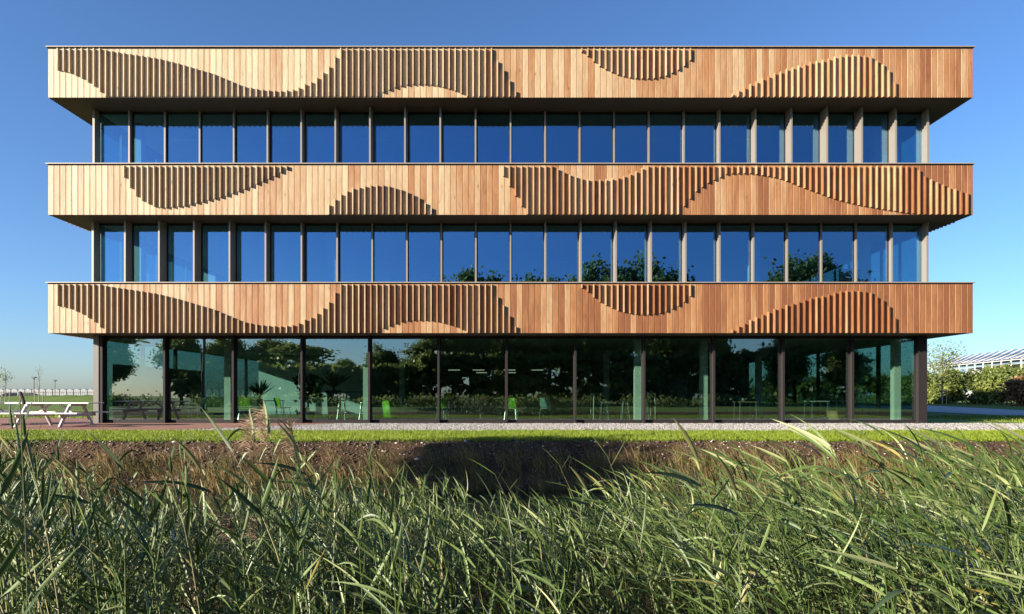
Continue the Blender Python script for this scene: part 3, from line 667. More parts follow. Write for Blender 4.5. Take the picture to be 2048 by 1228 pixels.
# ------------------------------------------------------------------ left background: greenhouse, fence, lamps, cars, staked trees
M['far_roof'] = simple('pale_roof', (.24, .25, .26), .6, var=.05)
gl = thing('greenhouse', 'very long low white greenhouse on the left horizon', 'greenhouse', (-270, 360, 0))
MB().box(-150, 150, 0, 60, 0, 3.9).build('wall', simple('white_glass_wall', (.25, .26, .265), .3, var=.06, scale=.2), gl)
for k in range(75): 
    m_ = MB(); x0 = -150+k*4; m_.v = [(x0,0,3.9),(x0+2,0,4.45),(x0+2,60,4.45),(x0,60,3.9),(x0+4,0,3.9),(x0+4,60,3.9)]; m_.f = [(0,1,2,3),(1,4,5,2),(0,4,1),(3,2,5)]
    m_.build('roof', M['far_roof'], gl)
for k in range(76): MB().box(-150+k*4-.12, -150+k*4+.12, -.2, 0, 0, 3.9).build('post', M['far_roof'], gl)
fe = thing('fence', 'thin grey railing fence in front of the left car park', 'fence', (-96, 118, 0))
for k in range(17): MB().box(-24+k*3-.04, -24+k*3+.04, -.04, .04, 0, 1.6).build('post', M['steel'], fe)
for zz in (.25, 1.5): MB().box(-24, 24, -.02, .02, zz, zz+.07).build('rail', M['frame'], fe)
bars = MB()
for k in range(120): bars.box(-24+k*.4, -24+k*.4+.045, -.01, .01, .25, 1.5)
tag(bars.build('bars', M['frame'], fe), kind='stuff')
def lamp_post(px, Y, h, label):
    t = thing('lamp_post', label, 'lamp post', (GX(px, Y), Y, 0), group='lamp posts on the left')
    MB().tube([(0,0,0), (0,0,h-.3)], [.09, .06], 8).build('pole', M['black'], t)
    MB().lathe([(.03, 0), (.12, .04), (.14, .12), (.05, .3)], (0,0,h-.36), 10).build('collar', M['black'], t)
    MB().box(-.32, .32, -.28, .28, h-.08, h+.12).build('lamp_head', M['black'], t)
lamp_post(68, 115, 4.2, 'black street lamp nearer the staked bare tree'); lamp_post(110, 150, 4.5, 'smaller black street lamp closest to the building')
def car(px, Y, c, label, rz):
    t = thing('parked_car', label, 'car', (GX(px, Y), Y, 0), rz, group='cars parked on the left')
    prof = [(-2.1,.35),(-2.1,.75),(-1.95,.9),(-1.2,1.0),(-.55,1.42),(.9,1.45),(1.7,1.0),(2.1,.85),(2.12,.35)]
    b = MB(); k = len(prof)
    for s in (-.82, .82):
        for x, z in prof: b.v.append((x, s*(1 if z < 1.05 else .82), z))
    b.f = [tuple(range(k)), tuple(range(2*k-1, k-1, -1))] + [(i, i+k, (i+1) % k + k, (i+1) % k) for i in range(k)]
    b.build('body', simple('car_paint', c, .3, .2), t)
    for s in (-1, 1):
        MB().bar((-.75, s*.80, 1.08), (1.35, s*.80, 1.08), .02, .02).box(-.5, .85, min(s*.72, s*.76), max(s*.72, s*.76), 1.05, 1.36).build('side_window', M['black'], t)
        for x in (-1.35, 1.35):
            m_ = MB().tube([(x, s*.62, .32), (x, s*.86, .32)], .32, 14); w_ = m_.build('wheel', M['black'], t)
            MB().tube([(x, s*.86, .32), (x, s*.875, .32)], .19, 10).build('rim', M['steel'], w_)
        MB().box(2.08, 2.14, s*.6-.15, s*.6+.15, .62, .78).build('headlight', M['steel'], t)
car(20, 128, (.02, .022, .028), 'dark parked car at the far left edge of the photo', .25)
car(56, 134, (.035, .035, .04), 'dark parked car right of the white picnic tables', .1)
st1 = tree_proto('young_tree', 4.4, (.5, .5, 1.6), 3.0, 12, 14, .16, 51, M['leaf'], M['pale_bark'], .05, 'young leafy staked tree at the far left edge', cat='tree', group='staked young trees', shell=.2, clump=.3)
put(st1, (GX(11, 68), 68, 0), 1, 0, copy=False)
for s in (-.45, .45): MB().tube([(s, 0, 0), (s, 0, 1.35)], .04, 6).build('stake', M['pale_bark'], st1)
st2 = thing('young_tree', 'bare thin staked tree between the two street lamps', 'tree', (GX(78, 76), 76, 0), group='staked young trees')
tr_ = MB().tube([(0,0,0), (.02,0,1.6), (.0,0,3.0), (-.12,0,3.9), (-.35,0,4.5)], [.05,.045,.035,.022,.01], 6); tr_.build('trunk', M['pale_bark'], st2)
br = MB(); rq = random.Random(5)
for k in range(26):
    z = 1.7+k*.1; a = rq.uniform(0, 6.28); l = rq.uniform(.3, .8); br.tube([(0,0,z), (math.cos(a)*l*.5, math.sin(a)*l*.5, z+l*.6), (math.cos(a)*l*.7, math.sin(a)*l*.7, z+l*1.2)], [.012, .008, .004], 4, cap=False)
br.build('branches', M['pale_bark'], st2)
for s in (-.5, .5): MB().tube([(s, 0, 0), (s, 0, 1.45)], .045, 6).build('stake', M['pale_bark'], st2)
MB().box(-.5, .5, -.02, .02, 1.2, 1.27).build('tie', M['pale_bark'], st2)

# ------------------------------------------------------------------ picnic tables on the terrace
def picnic(loc, label, rz=0, L=2.55):
    t = thing('picnic_table', label, 'picnic table', loc, rz, group='white picnic tables on the terrace'); h = L/2
    for k in range(5): MB().box(-h, h, -.37+k*.15, -.37+k*.15+.14, .715, .75).build('top_plank', M['white'], t)
    for s in (-1, 1):
        for k in range(2): a = s*(.60+k*.145); MB().box(-h, h, min(a, a+s*.135), max(a, a+s*.135), .415, .45).build('seat_plank', M['white'], t)
    for x in (-.66, .66):
        for s in (-1, 1): MB().bar((x, s*.74, .0), (x, s*.26, .715), .045, .10).build('leg', M['white'], t)
        MB().box(x+.024, x+.064, -.80, .80, .315, .413).build('seat_beam', M['white'], t)
        MB().box(x+.024, x+.064, -.36, .36, .64, .714).build('top_beam', M['white'], t)
        MB().bar((x*.93, 0, .36), (x*.2, 0, .71), .05, .05).build('brace', M['white'], t)
    return t
picnic((-14.10, 19.36, .022), 'white wooden picnic table beside the left corner of the glass')
picnic((-17.35, 20.6, .022), 'white wooden picnic table cut off by the left picture edge', R(38))

# ------------------------------------------------------------------ furniture seen through the glass
FZ = .03
def chair(px, Y, rz, m, label, arms=False):
    t = thing('chair', label, 'chair', (GX(px, Y), Y, FZ), rz, group='chairs on the glazed ground floor')
    b = MB(); b.v = [(-.21,-.2,.44),(.21,-.2,.44),(.23,.2,.46),(-.23,.2,.46)]; b.v += [(x, y, z+.03) for x, y, z in b.v]
    b.f = [(3,2,1,0),(4,5,6,7)] + [(i, (i+1) % 4, (i+1) % 4+4, i+4) for i in range(4)]; b.build('seat', m, t)
    b = MB(); b.v = [(-.21,-.2,.50),(.21,-.2,.50),(.20,-.30,.86),(-.20,-.30,.86)]; b.v += [(x, y+.028, z) for x, y, z in b.v]
    b.f = [(0,1,2,3),(7,6,5,4)] + [(i, i+4, (i+1) % 4+4, (i+1) % 4) for i in range(4)]; b.build('backrest', m, t)
    for sx in (-1, 1):
        for sy in (-1, 1): MB().tube([(sx*.19, sy*.17, .44), (sx*.23, sy*.24, 0)], .011, 6).build('leg', M['steel'], t)
        MB().tube([(sx*.2, -.19, .44), (sx*.2, -.21, .56)], .011, 6).build('back_strut', M['steel'], t)
        if arms: MB().tube([(sx*.23, .16, .46), (sx*.25, .14, .66), (sx*.24, -.22, .68)], .014, 6).build('armrest', M['steel'], t)
    return t
def table(px, Y, w, d, h, mt, ml, label, name='table'):
    t = thing(name, label, 'table', (GX(px, Y), Y, FZ)); MB().box(-w/2, w/2, -d/2, d/2, h-.03, h).build('table_top', mt, t)
    for sx in (-1, 1):
        for sy in (-1, 1): MB().tube([(sx*(w/2-.05), sy*(d/2-.05), h-.03), (sx*(w/2-.03), sy*(d/2-.03), 0)], .02, 6).build('leg', ml, t)
    return t
chair(306, 24.6, R(-75), M['green'], 'lime green chair seen from the side in the first ground floor pane', True)
chair(392, 25.6, R(100), M['steel'], 'steel framed armchair behind the second ground floor pane', True)
chair(492, 24.2, R(8), M['green'], 'lime green chair seen from behind in the third ground floor pane', True)
chair(566, 24.8, R(-40), M['green'], 'lime green chair half hidden by reed plumes at the third pane')
chair(884, 24.9, R(12), M['green'], 'lime green chair at the post right of the fifth ground floor pane')
chair(1022, 24.3, R(-8), M['green'], 'lime green chair just right of the building centre')
chair(1093, 24.5, R(-18), M['teal'], 'grey green chair right of the central lime chair')
table(350, 25.2, 1.5, .8, .75, M['navy'], M['steel'], 'dark table with steel legs behind the second ground floor pane')
table(528, 25.6, 1.4, .8, .75, M['navy'], M['steel'], 'dark table between two lime chairs in the third pane')
table(925, 25.4, 1.5, .8, .78, M['navy'], M['white'], 'dark table on white legs left of the building centre')
table(830, 27.5, 2.4, .9, .78, M['white'], M['steel'], 'long pale table behind the green armchair')
table(1245, 25.0, 2.5, .9, 1.05, M['teal'], M['white'], 'high grey green table with white legs right of centre', 'high_table')
table(1490, 24.2, .7, .7, .72, M['oak'], M['steel'], 'small table carrying a white teapot')
table(1632, 24.6, .7, .7, .74, M['white'], M['steel'], 'small white table in the tenth ground floor pane')
table(1680, 26.0, .7, .7, .74, M['white'], M['steel'], 'small white table beside the wicker basket')
table(706, 24.8, .9, .7, 1.1, M['navy'], M['black'], 'tall black table right of the potted palm', 'high_table')
def stool(px, Y, label):
    t = thing('bar_stool', label, 'stool', (GX(px, Y), Y, FZ), group='bar stools at the high tables')
    MB().lathe([(.16, 0), (.18, .02), (.17, .04)], (0, 0, .74), 14).build('seat', M['navy'], t)
    for k in range(4): a = k*1.5708+.78; MB().tube([(math.cos(a)*.12, math.sin(a)*.12, .74), (math.cos(a)*.22, math.sin(a)*.22, 0)], .011, 6).build('leg', M['steel'], t)
    rg = MB(); rg.tube([(math.cos(k*.7854)*.19, math.sin(k*.7854)*.19, .28) for k in range(9)], .009, 5); rg.build('foot_ring', M['steel'], t)
for i, (px, Y) in enumerate(((684, 24.2), (728, 24.4), (1208, 24.1), (1250, 24.1), (1288, 24.2))):
    stool(px, Y, ['bar stool left of the tall black table', 'bar stool right of the tall black table', 'leftmost bar stool at the high grey green table', 'middle bar stool at the high grey green table', 'rightmost bar stool at the high grey green table'][i])
ac = thing('armchair', 'rounded lime green armchair in the fifth ground floor pane', 'armchair', (GX(788, 24.0), 24.0, FZ), R(-30))
sh_ = MB(); n = 18
for k in range(n+1):
    a = math.pi*(.0+1.0*k/n)+math.pi; c, s = math.cos(a), math.sin(a); hh = .52+.24*math.sin(math.pi*k/n)
    sh_.v += [(c*.40, s*.38, .12), (c*.46, s*.44, hh), (c*.38, s*.36, hh), (c*.33, s*.31, .12)]
for k in range(n):
    for j in range(4): sh_.f.append((k*4+j, k*4+(j+1) % 4, k*4+4+(j+1) % 4, k*4+4+j))
sh_.f += [(0,3,2,1), (n*4, n*4+1, n*4+2, n*4+3)]
sh_.build('shell', M['green'], ac, smooth=True); MB().lathe([(.30, 0), (.35, .05), (.35, .2), (.3, .24)], (0, .0, .16), 18).build('seat_cushion', M['green'], ac)
for k in range(4): a = k*1.5708+.78; MB().tube([(math.cos(a)*.28, math.sin(a)*.28, .16), (math.cos(a)*.32, math.sin(a)*.32, 0)], .014, 6).build('leg', M['steel'], ac)
tp = thing('teapot', 'white teapot on the small table right of centre', 'teapot', (GX(1484, 24.2), 24.2, FZ+.72))
MB().lathe([(.05, 0), (.095, .03), (.105, .07), (.08, .12), (.03, .14), (.015, .16)], k=16).build('body', M['white'], tp, smooth=True)
MB().tube([(.09, 0, .05), (.15, 0, .09), (.18, 0, .13)], [.02, .014, .01], 8).build('spout', M['white'], tp)
MB().tube([(-.09, 0, .1), (-.14, 0, .1), (-.14, 0, .05), (-.09, 0, .04)], .009, 6).build('handle', M['white'], tp)
bk = thing('basket', 'brown wicker basket on the floor in the tenth pane', 'basket', (GX(1672, 24.0), 24.0, FZ))
MB().lathe([(.24, 0), (.32, .16), (.33, .34), (.30, .34), (.28, .16), (.2, .04)], k=18).build('body', M['oak'], bk); MB().lathe([(.335, .31), (.35, .33), (.335, .36)], k=18).build('rim', M['oak'], bk)
for i, (px, Y, z) in enumerate(((908, 30, 2.2), (957, 30, 2.2), (1019, 30, 2.2), (1075, 30, 2.2), (963, 33, 2.18), (1021, 33, 2.18))):
    t = thing('pendant_lamp', ['leftmost bright tube lamp hanging left of the building centre', 'front tube lamp second from the left', 'front tube lamp at the building centre', 'rightmost bright tube lamp hanging right of centre', 'rear tube lamp left of the centre post', 'rear tube lamp behind the centre post'][i], 'lamp', (GX(px, Y), Y, z), group='lit tube lamps hanging in the hall')
    MB().tube([(-.28, 0, 0), (.28, 0, 0)], .022, 8).build('tube', M['lamp'], t)
    for s in (-.2, .2): MB().tube([(s, 0, .02), (s, 0, 3.02-z)], .004, 4).build('cable', M['black'], t)
# indoor plants
def ribbon(P0, D, L, W, droop, wind, rr, segs=5, fold=.25, side=None):
    """vectorised curved blades: P0,D (n,3) L,W,droop (n,) wind (n,3) -> V, Q"""
    n = len(P0); t = np.linspace(0, 1, segs+1); wp = np.interp(t, [0, .12, .35, .65, 1], [.45, .85, 1, .72, .02])
    ctr = P0[:, None, :] + D[:, None, :]*(L[:, None]*t[None, :])[:, :, None] + (wind*L[:, None])[:, None, :]*(t**2)[None, :, None]
    ctr[:, :, 2] -= (droop*L)[:, None]*(t**2)[None, :]
    tan = unit(np.gradient(ctr, axis=1)); ref = side if side is not None else rr.normal(size=(n, 3))
    S = unit(np.cross(tan, np.repeat(ref[:, None, :], segs+1, 1))); Nn = np.cross(S, tan)
    hw = (W[:, None]*wp[None, :]/2)[:, :, None]
    a = ctr - S*hw; b = ctr - Nn*hw*fold*2; c = ctr + S*hw
    V = np.stack([a, b, c], 2).reshape(-1, 3); k = 3*(segs+1); base = (np.arange(n)*k)[:, None, None]; i = (np.arange(segs)*3)[None, :, None]
    q1 = np.concatenate([base+i, base+i+1, base+i+4, base+i+3], 2); q2 = np.concatenate([base+i+1, base+i+2, base+i+5, base+i+4], 2)
    return V, np.concatenate([q1.reshape(-1, 4), q2.reshape(-1, 4)]), k
def potted(px, Y, pot_h, pot_r, kind, label):
    t = thing('potted_plant', label, 'plant', (GX(px, Y), Y, FZ)); rr = np.random.default_rng(int(px))
    pt = MB().lathe([(pot_r*.8, 0), (pot_r, pot_h*.98), (pot_r*1.03, pot_h), (pot_r*.9, pot_h), (pot_r*.88, pot_h-.06)], k=18); pt.build('pot', M['pot'], t)
    if kind == 'palm':
        n = 44; az = rr.uniform(0, 6.28, n); el = rr.uniform(.5, 1.35, n)
        D = np.stack([np.cos(az)*np.cos(el), np.sin(az)*np.cos(el), np.sin(el)], 1); P0 = np.tile([[0, 0, pot_h+.12]], (n, 1)) + D*.05
        Vv, Qq, k = ribbon(P0, D, rr.uniform(.6, .95, n), np.full(n, .09), rr.uniform(.0, .25, n), np.zeros((n, 3)), rr)
        link('fronds', np_mesh('fronds', Vv, Qq, M['houseplant'], np.repeat(rr.uniform(.1, .8, n), k)), t); MB().tube([(0, 0, pot_h-.06), (0, 0, pot_h+.3)], [.06, .04], 8).build('trunk', M['bark'], t)
    else:
        C, P, tone = crown_points(26, 16, (0, 0, pot_h+.75), (.5, .45, .8), rr, .2, .2); Vv, Qq = leaf_quads(P, .22, rr)
        link('foliage', np_mesh('foliage', Vv, Qq, M['houseplant'], np.repeat(tone, 4)), t)
        s_ = MB()
        for k in range(5): e = C[k*4]; s_.tube([(0, 0, pot_h-.05), (e[0]*.4, e[1]*.4, (pot_h+e[2])/2), tuple(e)], [.02, .015, .008], 5)
        s_.build('stems', M['bark'], t)
potted(668, 24.4, 1.15, .28, 'palm', 'fan palm in a tall dark planter behind the fourth pane')
potted(618, 23.8, .35, .25, 'bush', 'large dark rubber plant in a low pot at the fourth post')
potted(520, 27.5, .8, .12, 'palm', 'small potted palm against the sunlit white wall')
# thick undergrowth below the mirrored trees
for i, (x, y, w_, h_, lb) in enumerate(((-24, -27, 26, 4.2, 'dark shrubbery mirrored along the left half of the ground floor'), (9, -26, 38, 5.5, 'tall dark shrubbery mirrored along the middle of the ground floor'), (40, -29, 20, 3.6, 'dark shrubbery mirrored at the right end of the ground floor'))):
    hedge('shrubbery', x-w_/2, x+w_/2, y, 3.0, h_, 22000, .70, M['leaf'], 60+i, lb)['category'] = 'shrubs'

# ------------------------------------------------------------------ ground cover: lawn blades, gravel, clods, bank tufts
def blades(name, X, Y, Z, h, w_, m, label, cat, rr, lean=.35):
    n = len(X); P0 = np.stack([X, Y, Z], 1); D = unit(np.stack([rr.normal(size=n)*lean, rr.normal(size=n)*lean, np.ones(n)], 1))
    a = rr.uniform(0, 6.28, n); S = np.stack([np.cos(a), np.sin(a), 0*a], 1)*w_[:, None]/2
    mid = P0 + D*h[:, None]*.55; tip = P0 + D*h[:, None] + np.stack([rr.normal(size=n)*.25*h, rr.normal(size=n)*.25*h, 0*h], 1)
    V = np.stack([P0-S, P0+S, mid+S*.8, tip, mid-S*.8], 1).reshape(-1, 3)
    Q = np.arange(5*n).reshape(-1, 5); tone = np.repeat(np.clip(.5+.25*snoise(X*.9, Y*1.1)+rr.normal(size=n)*.2, 0, 1), 5)
    o = link(name, np_mesh(name, V, Q, m, tone)); return tag(o, label, cat, kind='stuff')
rr = np.random.default_rng(77)
n = 150000; X = rr.uniform(-17, 17, n); Y = edge_y(X) - .02 + (LAWN1 - LAWN0 + .05)*rr.random(n)**1.15
ok = Y < lawn_hi(X); X, Y = X[ok], Y[ok]
blades('lawn_grass', X, Y, np.full(len(X), .0), rr.uniform(.03, .085, len(X)), rr.uniform(.005, .012, len(X)), M['grass'], 'bright green mown lawn strip between gravel and ditch bank', 'grass', rr)
n = 14000; X = rr.uniform(18, 34, n); Y = rr.uniform(22, 30, n)
blades('lawn_grass', X, Y, np.zeros(n), rr.uniform(.04, .10, n), rr.uniform(.008, .015, n), M['grass'], 'lawn beside the right corner half in building shade', 'grass', rr)
n = 26000; X = rr.uniform(-27, -15.5, n); Y = rr.uniform(26.7, 40, n)
blades('lawn_grass', X, Y, np.zeros(n), rr.uniform(.04, .10, n), rr.uniform(.008, .018, n), M['grass'], 'sunny lawn behind the brick terrace on the left', 'grass', rr)
def pebbles(name, X, Y, Z, s, m, label, cat, rr, tone):
    n = len(X); O = np.array([[1,0,0],[0,1,0],[-1,0,0],[0,-1,0],[0,0,.8],[0,0,-.8]], float); Fq = np.array([[0,1,4],[1,2,4],[2,3,4],[3,0,4],[1,0,5],[2,1,5],[3,2,5],[0,3,5]])
    a = rr.uniform(0, 6.28, n); ca, sa = np.cos(a), np.sin(a); V = O[None]*s[:, None, None]*rr.uniform(.55, 1.25, (n, 6, 1))
    x = V[:, :, 0]*ca[:, None]-V[:, :, 1]*sa[:, None]; y = V[:, :, 0]*sa[:, None]+V[:, :, 1]*ca[:, None]
    V = np.stack([x+X[:, None], y+Y[:, None], V[:, :, 2]*.8+Z[:, None]], 2).reshape(-1, 3)
    Q = (Fq[None]+(np.arange(n)*6)[:, None, None]).reshape(-1, 3)
    return tag(link(name, np_mesh(name, V, Q, m, np.repeat(tone, 6))), label, cat, kind='stuff')
n = 34000; X = rr.uniform(-9.3, 19, n); Y = lawn_hi(X) + (21.78-lawn_hi(X))*rr.random(n); ok = ~((X < -6.0) & (Y > 17.3 + (X+9.6)*1.2)); X, Y = X[ok], Y[ok]
pebbles('gravel_stones', X, Y, np.full(len(X), .016), rr.uniform(.010, .030, len(X)), M['stone'], 'pale grey gravel along the foot of the glass wall', 'gravel', rr, rr.random(len(X)))
n = 26000; X = rr.uniform(-15.5, 15.5, n); Y = edge_y(X) - 1.75*rr.random(n)**1.2
pebbles('soil_clods', X, Y, ground_z(X, Y), np.where(rr.random(n) < .06, rr.uniform(.03, .07, n), rr.uniform(.008, .028, n)), M['clod'], 'brown soil clods and pale pebbles on the ditch bank', 'soil', rr, rr.random(n))
# sparse yellowing tufts at the foot of the far bank
nt = 1300; cxs = rr.uniform(-14, 14, nt); dens = np.where(cxs > 3.5, 1, np.where(np.abs(cxs) < 3.5, .6, .55)); cxs = cxs[rr.random(nt) < dens]; nt = len(cxs)
cys = edge_y(cxs) - rr.uniform(.7, 1.75, nt); per = 26
X = np.repeat(cxs, per)+rr.normal(size=nt*per)*.09; Y = np.repeat(cys, per)+rr.normal(size=nt*per)*.07; hh = np.repeat(rr.uniform(.18, .6, nt), per)*rr.uniform(.5, 1.1, nt*per)
D = unit(np.stack([rr.normal(size=nt*per)*.28-.08, rr.normal(size=nt*per)*.28, np.ones(nt*per)], 1))
Vv, Qq, k = ribbon(np.stack([X, Y, ground_z(X, Y)], 1), D, hh, np.full(nt*per, .009), rr.uniform(0, .5, nt*per), np.tile([[-.2, 0, 0]], (nt*per, 1)), rr, 3, 0)
tag(link('bank_tufts', np_mesh('bank_tufts', Vv, Qq, M['tuft'], np.repeat(np.clip(np.repeat(rr.uniform(.1, .9, nt), per)+rr.normal(size=nt*per)*.15, 0, 1), k))), 'yellowing grass tufts at the foot of the soil bank', 'grass', kind='stuff')

# ------------------------------------------------------------------ the reed bed
def wind_at(x):
    """strength of the wind bending leaves and stems to the left; stronger on the right"""
    return np.interp(x, [-6, -2, 0, 2, 6], [.12, .18, .42, .75, .9])
def reed_arrays(bx, by, bz, H, rr, nl=9, wmul=1.0, segs=5, lo=.25):
    """many reeds at once: returns leaf V,Q,tone and stem V,Q,tone"""
    n = len(bx); wv = wind_at(bx); lean = np.stack([-wv*rr.uniform(.15, .55, n) + rr.normal(size=n)*.07, rr.normal(size=n)*.10, np.zeros(n)], 1)
    base = np.stack([bx, by, bz], 1)
    def st(t): return base[:, None, :] + np.array([0, 0, 1.0])*(H[:, None]*t)[:, :, None] + lean[:, None, :]*(H[:, None]*t**1.8)[:, :, None]
    T = np.linspace(0, 1, 6)[None, :].repeat(n, 0); C = st(T); rad = .0045*np.interp(np.linspace(0, 1, 6), [0, .7, 1], [1, .8, .25])
    ang = np.array([0, 2.094, 4.189]); ring = np.stack([np.cos(ang), np.sin(ang), 0*ang], 1)
    SV = (C[:, :, None, :] + ring[None, None]*rad[None, :, None, None]).reshape(-1, 3); b = (np.arange(n)*18)[:, None, None]
    i = np.arange(5)[:, None]*3; j = np.arange(3)[None, :]; q = np.stack([i+j, i+(j+1) % 3, i+3+(j+1) % 3, i+3+j], -1).reshape(-1, 4)
    SQ = (b + q[None]).reshape(-1, 4)
    tl = np.sort(rr.uniform(lo, .98, (n, nl)), 1); tl[:, -1] = 1.0; tl[:, -2] = .96
    P0 = st(tl).reshape(-1, 3); N = n*nl; az = (rr.uniform(0, 6.28, n)[:, None] + np.arange(nl)*3.05 + rr.normal(size=(n, nl))*.5).ravel()
    el = (rr.uniform(.65, 1.22, (n, nl)) + np.where(tl > .95, .2, 0)).ravel()
    D = np.stack([np.cos(az)*np.cos(el), np.sin(az)*np.cos(el), np.sin(el)], 1); ww = np.repeat(wv, nl)
    D = unit(D + np.stack([-ww*rr.uniform(.3, 1.0, N), 0*ww, -.12*ww], 1))
    L = (rr.uniform(.20, .40, (n, nl))*(1.15 if n == 1 else 1.0)*np.interp(tl, [0, .6, 1], [.75, 1.05, .72])).ravel(); W = rr.uniform(.008, .021, N)*wmul
    wind = np.stack([-ww*rr.uniform(.2, .6, N), rr.normal(size=N)*.08, 0*ww], 1)
    drp = rr.uniform(-.02, .30, N); drp = np.where(rr.random(N) < .13, drp+.6, drp)
    LV, LQ, k = ribbon(P0, D, L, W, drp, wind, rr, segs, .22)
    tone = np.clip(np.repeat(rr.normal(size=n)*.10, nl) + rr.uniform(.10, .80, N), 0, .88)
    dry = rr.random(N) < .035; tone = np.where(dry, rr.uniform(.9, 1, N), tone)
    return LV, LQ, np.repeat(tone, k), SV, SQ, np.repeat(rr.random(n), 18), P0, k, nl
def top_limit(x, y, rr):
    """height of the reed tips above datum: a bed that is tallest at both sides and lower in the middle"""
    u = x/np.maximum(y, .5)
    prof = np.interp(u, [-.85,-.70,-.58,-.46,-.34,-.26,-.14,-.02,.10,.22,.30,.42,.54,.66,.82], [.078,.125,.150,.146,.132,.130,.140,.152,.162,.140,.128,.118,.114,.096,.080])
    return EYE - prof*y
rr = np.random.default_rng(101)
n = 1900; by = 3.0 + 5.0*rr.random(n)**.85; bx = (rr.random(n)*2-1)*(by*.90+.25)
bz = np.maximum(ground_z(bx, by), WATER-.15)
zt = top_limit(bx, by, rr) - np.abs(rr.normal(size=n))*.30 - .03 - .14*rr.random(n)
cl = snoise(bx*1.5+3, by*1.1); zt = zt + .16*cl
ok = (zt - bz > .3) & (cl > -.42 - .3*rr.random(n)) & (rr.random(n) < np.interp(by, [3.1, 6.5, 8], [1, .9, .4])); bx, by, bz, zt = bx[ok], by[ok], bz[ok], zt[ok]
H = np.minimum(zt-bz, 2.1)
LV, LQ, LT, SV, SQ, ST, _, _, _ = reed_arrays(bx, by, bz, H, rr, 10)
rm = np_mesh('reed_bed', np.concatenate([LV, SV]), np.concatenate([LQ, SQ+len(LV)]), M['reed'], np.concatenate([LT, np.clip(ST*.3+.45, 0, 1)]))
tag(link('reed_bed', rm), 'dense grey green reed bed filling the foreground along the ditch', 'reeds', kind='stuff')
# fallen and dry undergrowth between the stems
n = 1800; by2 = 1.8+6*rr.random(n); bx2 = (rr.random(n)*2-1)*(by2*.9+.3); bz2 = np.maximum(ground_z(bx2, by2), WATER)
D = unit(np.stack([rr.normal(size=n)*.5-.15, rr.normal(size=n)*.4, rr.uniform(.3, 1.2, n)], 1))
Vv, Qq, k = ribbon(np.stack([bx2, by2, bz2], 1), D, rr.uniform(.3, .75, n), rr.uniform(.008, .018, n), rr.uniform(0, .5, n), np.tile([[-.2, 0, 0]], (n, 1)), rr, 4, .1)
tag(link('reed_undergrowth', np_mesh('reed_undergrowth', Vv, Qq, M['reed'], np.repeat(np.clip(rr.uniform(0, .35, n)+(rr.random(n) < .10)*.6, 0, 1), k))), 'low tangled undergrowth between the reed stems at the water', 'reeds', kind='stuff')

# the nearest reeds as single plants: stem, every leaf, some with a plume
protos = []
pr_ = np.random.default_rng(202)
def make_reed(hh, x_for_wind, plume, wmul, seed):
    r2 = np.random.default_rng(seed); t = thing('reed', 'x', 'reed', group='single reeds standing out of the bed')
    w_ = np.array([x_for_wind]); LV, LQ, LT, SV, SQ, ST, P0, k, nl = reed_arrays(w_, np.array([0.0]), np.array([0.0]), np.array([hh]), r2, 10, wmul, 7, .42)
    SV = SV - np.array([x_for_wind, 0, 0]); LV = LV - np.array([x_for_wind, 0, 0])
    link('stem', np_mesh('stem', SV, SQ, M['reed_stem'], ST, True), t)
    half = len(LQ)//2; per = 7
    for i in range(nl):
        v = LV[i*k:(i+1)*k]; q = np.concatenate([LQ[i*per:(i+1)*per], LQ[half+i*per:half+(i+1)*per]]) - i*k
        link('leaf', np_mesh('leaf', v, q, M['reed'], LT[i*k:(i+1)*k], True), t)
    if plume:
        n = 150; tip = SV[-3:].mean(0); tt = r2.random(n); P0 = tip + np.stack([-.02*tt, 0*tt, -.12+.22*tt], 1)
        D = unit(np.stack([r2.normal(size=n)*.45-.55, r2.normal(size=n)*.4, r2.uniform(-.1, .9, n)], 1))
        Vv, Qq, kk = ribbon(P0, D, r2.uniform(.05, .13, n), np.full(n, .005), r2.uniform(0, .5, n), np.tile([[-.15, 0, 0]], (n, 1)), r2, 3, 0)
        link('plume', np_mesh('plume', Vv, Qq, M['plume'], np.repeat(r2.random(n), kk)), t)
    return t
kinds = [(1.5, -4, 0, 1.35), (1.6, -3, 0, 1.35), (1.45, -1, 0, 1.3), (1.55, -1.5, 1, 1.2), (1.5, 1, 0, 1.3), (1.55, 2, 0, 1.1), (1.5, 4, 0, 1.1), (1.6, 5, 0, 1.15), (1.5, -3, 1, 1.2)]
protos = [make_reed(h, x, p, w_, 300+i) for i, (h, x, p, w_) in enumerate(kinds)]
r3 = np.random.default_rng(404); usedp = set()
LBL = {0: 'single upright reed standing clear above the left part of the bed', 1: 'single reed leaning left above the right part of the bed', 2: 'reed with a feathery brown seed plume'}
def place_reed(k, x, y, ztip, rz, sx=1.0):
    t = protos[k]; o = t if k not in usedp else copy_tree(t); usedp.add(k)
    bz_ = max(float(ground_z(x, y)), WATER-.1); s = (ztip-bz_)/kinds[k][0]
    o.location = (x, y, bz_); o.rotation_euler = (0, 0, rz); o.scale = (sx, sx, s)
    o['label'] = LBL[2] if kinds[k][2] else (LBL[0] if x < 0 else LBL[1]); return o
for i in range(80):
    y = 3.2 + 5.0*r3.random(); x = (r3.random()*2-1)*y*.84; z = float(top_limit(np.array(x), np.array(y), r3)) + r3.uniform(-.10, .16) + (.06 if x/y < -.2 else 0)
    k = int(r3.choice([0, 1, 2])) if x < -.4 else (int(r3.choice([2, 4])) if x < 1.2 else int(r3.choice([5, 6, 7])))
    place_reed(k, x, y, z, r3.uniform(-.5, .5))
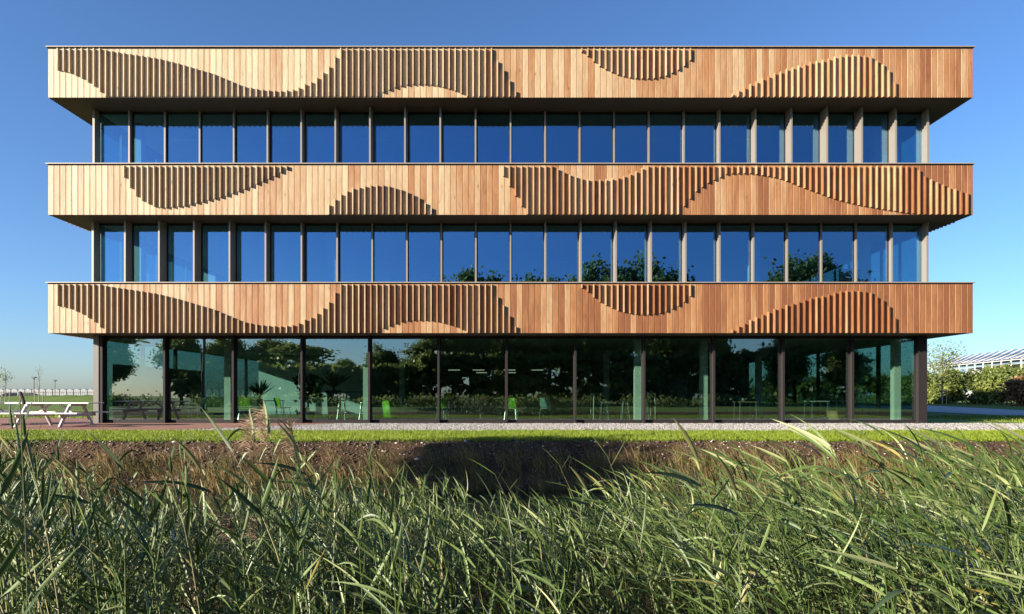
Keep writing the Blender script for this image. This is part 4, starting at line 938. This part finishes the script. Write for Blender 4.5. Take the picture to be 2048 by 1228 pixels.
for (px, y, py, k) in ((575, 4.6, 850, 3), (610, 4.9, 872, 8), (545, 4.7, 868, 3), (500, 4.0, 1040, 8), (560, 4.2, 1050, 3), (95, 2.9, 815, 1), (70, 3.2, 835, 0), (28, 2.8, 838, 1), (48, 3.4, 850, 2), (125, 3.6, 885, 2), (8, 3.2, 842, 0), (112, 3.1, 850, 0), (2035, 2.9, 905, 7), (2010, 3.4, 890, 6), (1950, 3.0, 900, 5), (150, 3.4, 925, 1), (210, 3.8, 965, 0), (310, 4.2, 960, 1), (400, 4.4, 955, 0), (260, 4.8, 950, 2), (720, 5.2, 940, 2), (1180, 6.2, 930, 4), (1050, 6.0, 945, 4), (840, 5.8, 945, 2), (1990, 3.2, 935, 7), (1930, 3.8, 930, 6), (1870, 4.2, 930, 7), (1690, 5.0, 925, 5), (1480, 5.4, 920, 5), (1560, 5.2, 925, 6), (1960, 2.1, 1100, 7), (1700, 2.2, 1120, 6), (1500, 2.3, 1130, 5), (90, 2.3, 1010, 1)):
    x, _, z = PX(px, py, y); place_reed(k, x + (.35 if k in (5, 6, 7) else .05), y, z, r3.uniform(-.4, .4))
# a label of its own for every single reed: which pane it stands below, and its rank in height there
slots = {}
for o in [o for o in col.objects if o.name.split('.')[0] == 'reed' and o.parent is None]:
    px = 1021 + o.location.x/o.location.y*F; k = int(np.searchsorted([1021+p*57 for p in posts], px)); slots.setdefault(k, []).append(o)
ORD = ['first', 'second', 'third', 'fourth', 'fifth', 'sixth', 'seventh', 'eighth', 'ninth', 'tenth', 'eleventh', 'twelfth']
RANK = [''] + [o_ + ' ' for o_ in ORD[1:]] + ['%sth ' % q for q in range(13, 60)]
for k, lst in slots.items():
    lst.sort(key=lambda o: (1.5*o.scale[2]+o.location.z-EYE)/o.location.y, reverse=True)
    where = 'left of the building' if k == 0 else ('right of the building' if k == 13 else 'below the %s ground floor pane' % ORD[k-1])
    for i_, o in enumerate(lst):
        pl = any(c.name.startswith('plume') for c in o.children)
        o['label'] = '%shighest reaching %s %s' % (RANK[i_], 'single reed with a brown seed plume' if pl else 'single green reed', where)
# one bulrush head among the reeds on the left
bu = thing('bulrush', 'brown cylindrical bulrush head in front of the picnic tables', 'bulrush', (*PX(54, 800, 2.4)[:2], -.35))
zb = PX(40, 783, 2.4)[2] + .35; MB().tube([(0,0,0), (.0,0,zb*.5), (-.028,0,zb+.0)], .0016, 6).build('stem', M['reed_stem'], bu)
MB().tube([(-.008,0,zb-.048), (-.012,0,zb-.044), (-.026,0,zb-.004), (-.028,0,zb)], [.003, .0065, .0065, .002], 10).build('seed_head', M['bark'], bu)
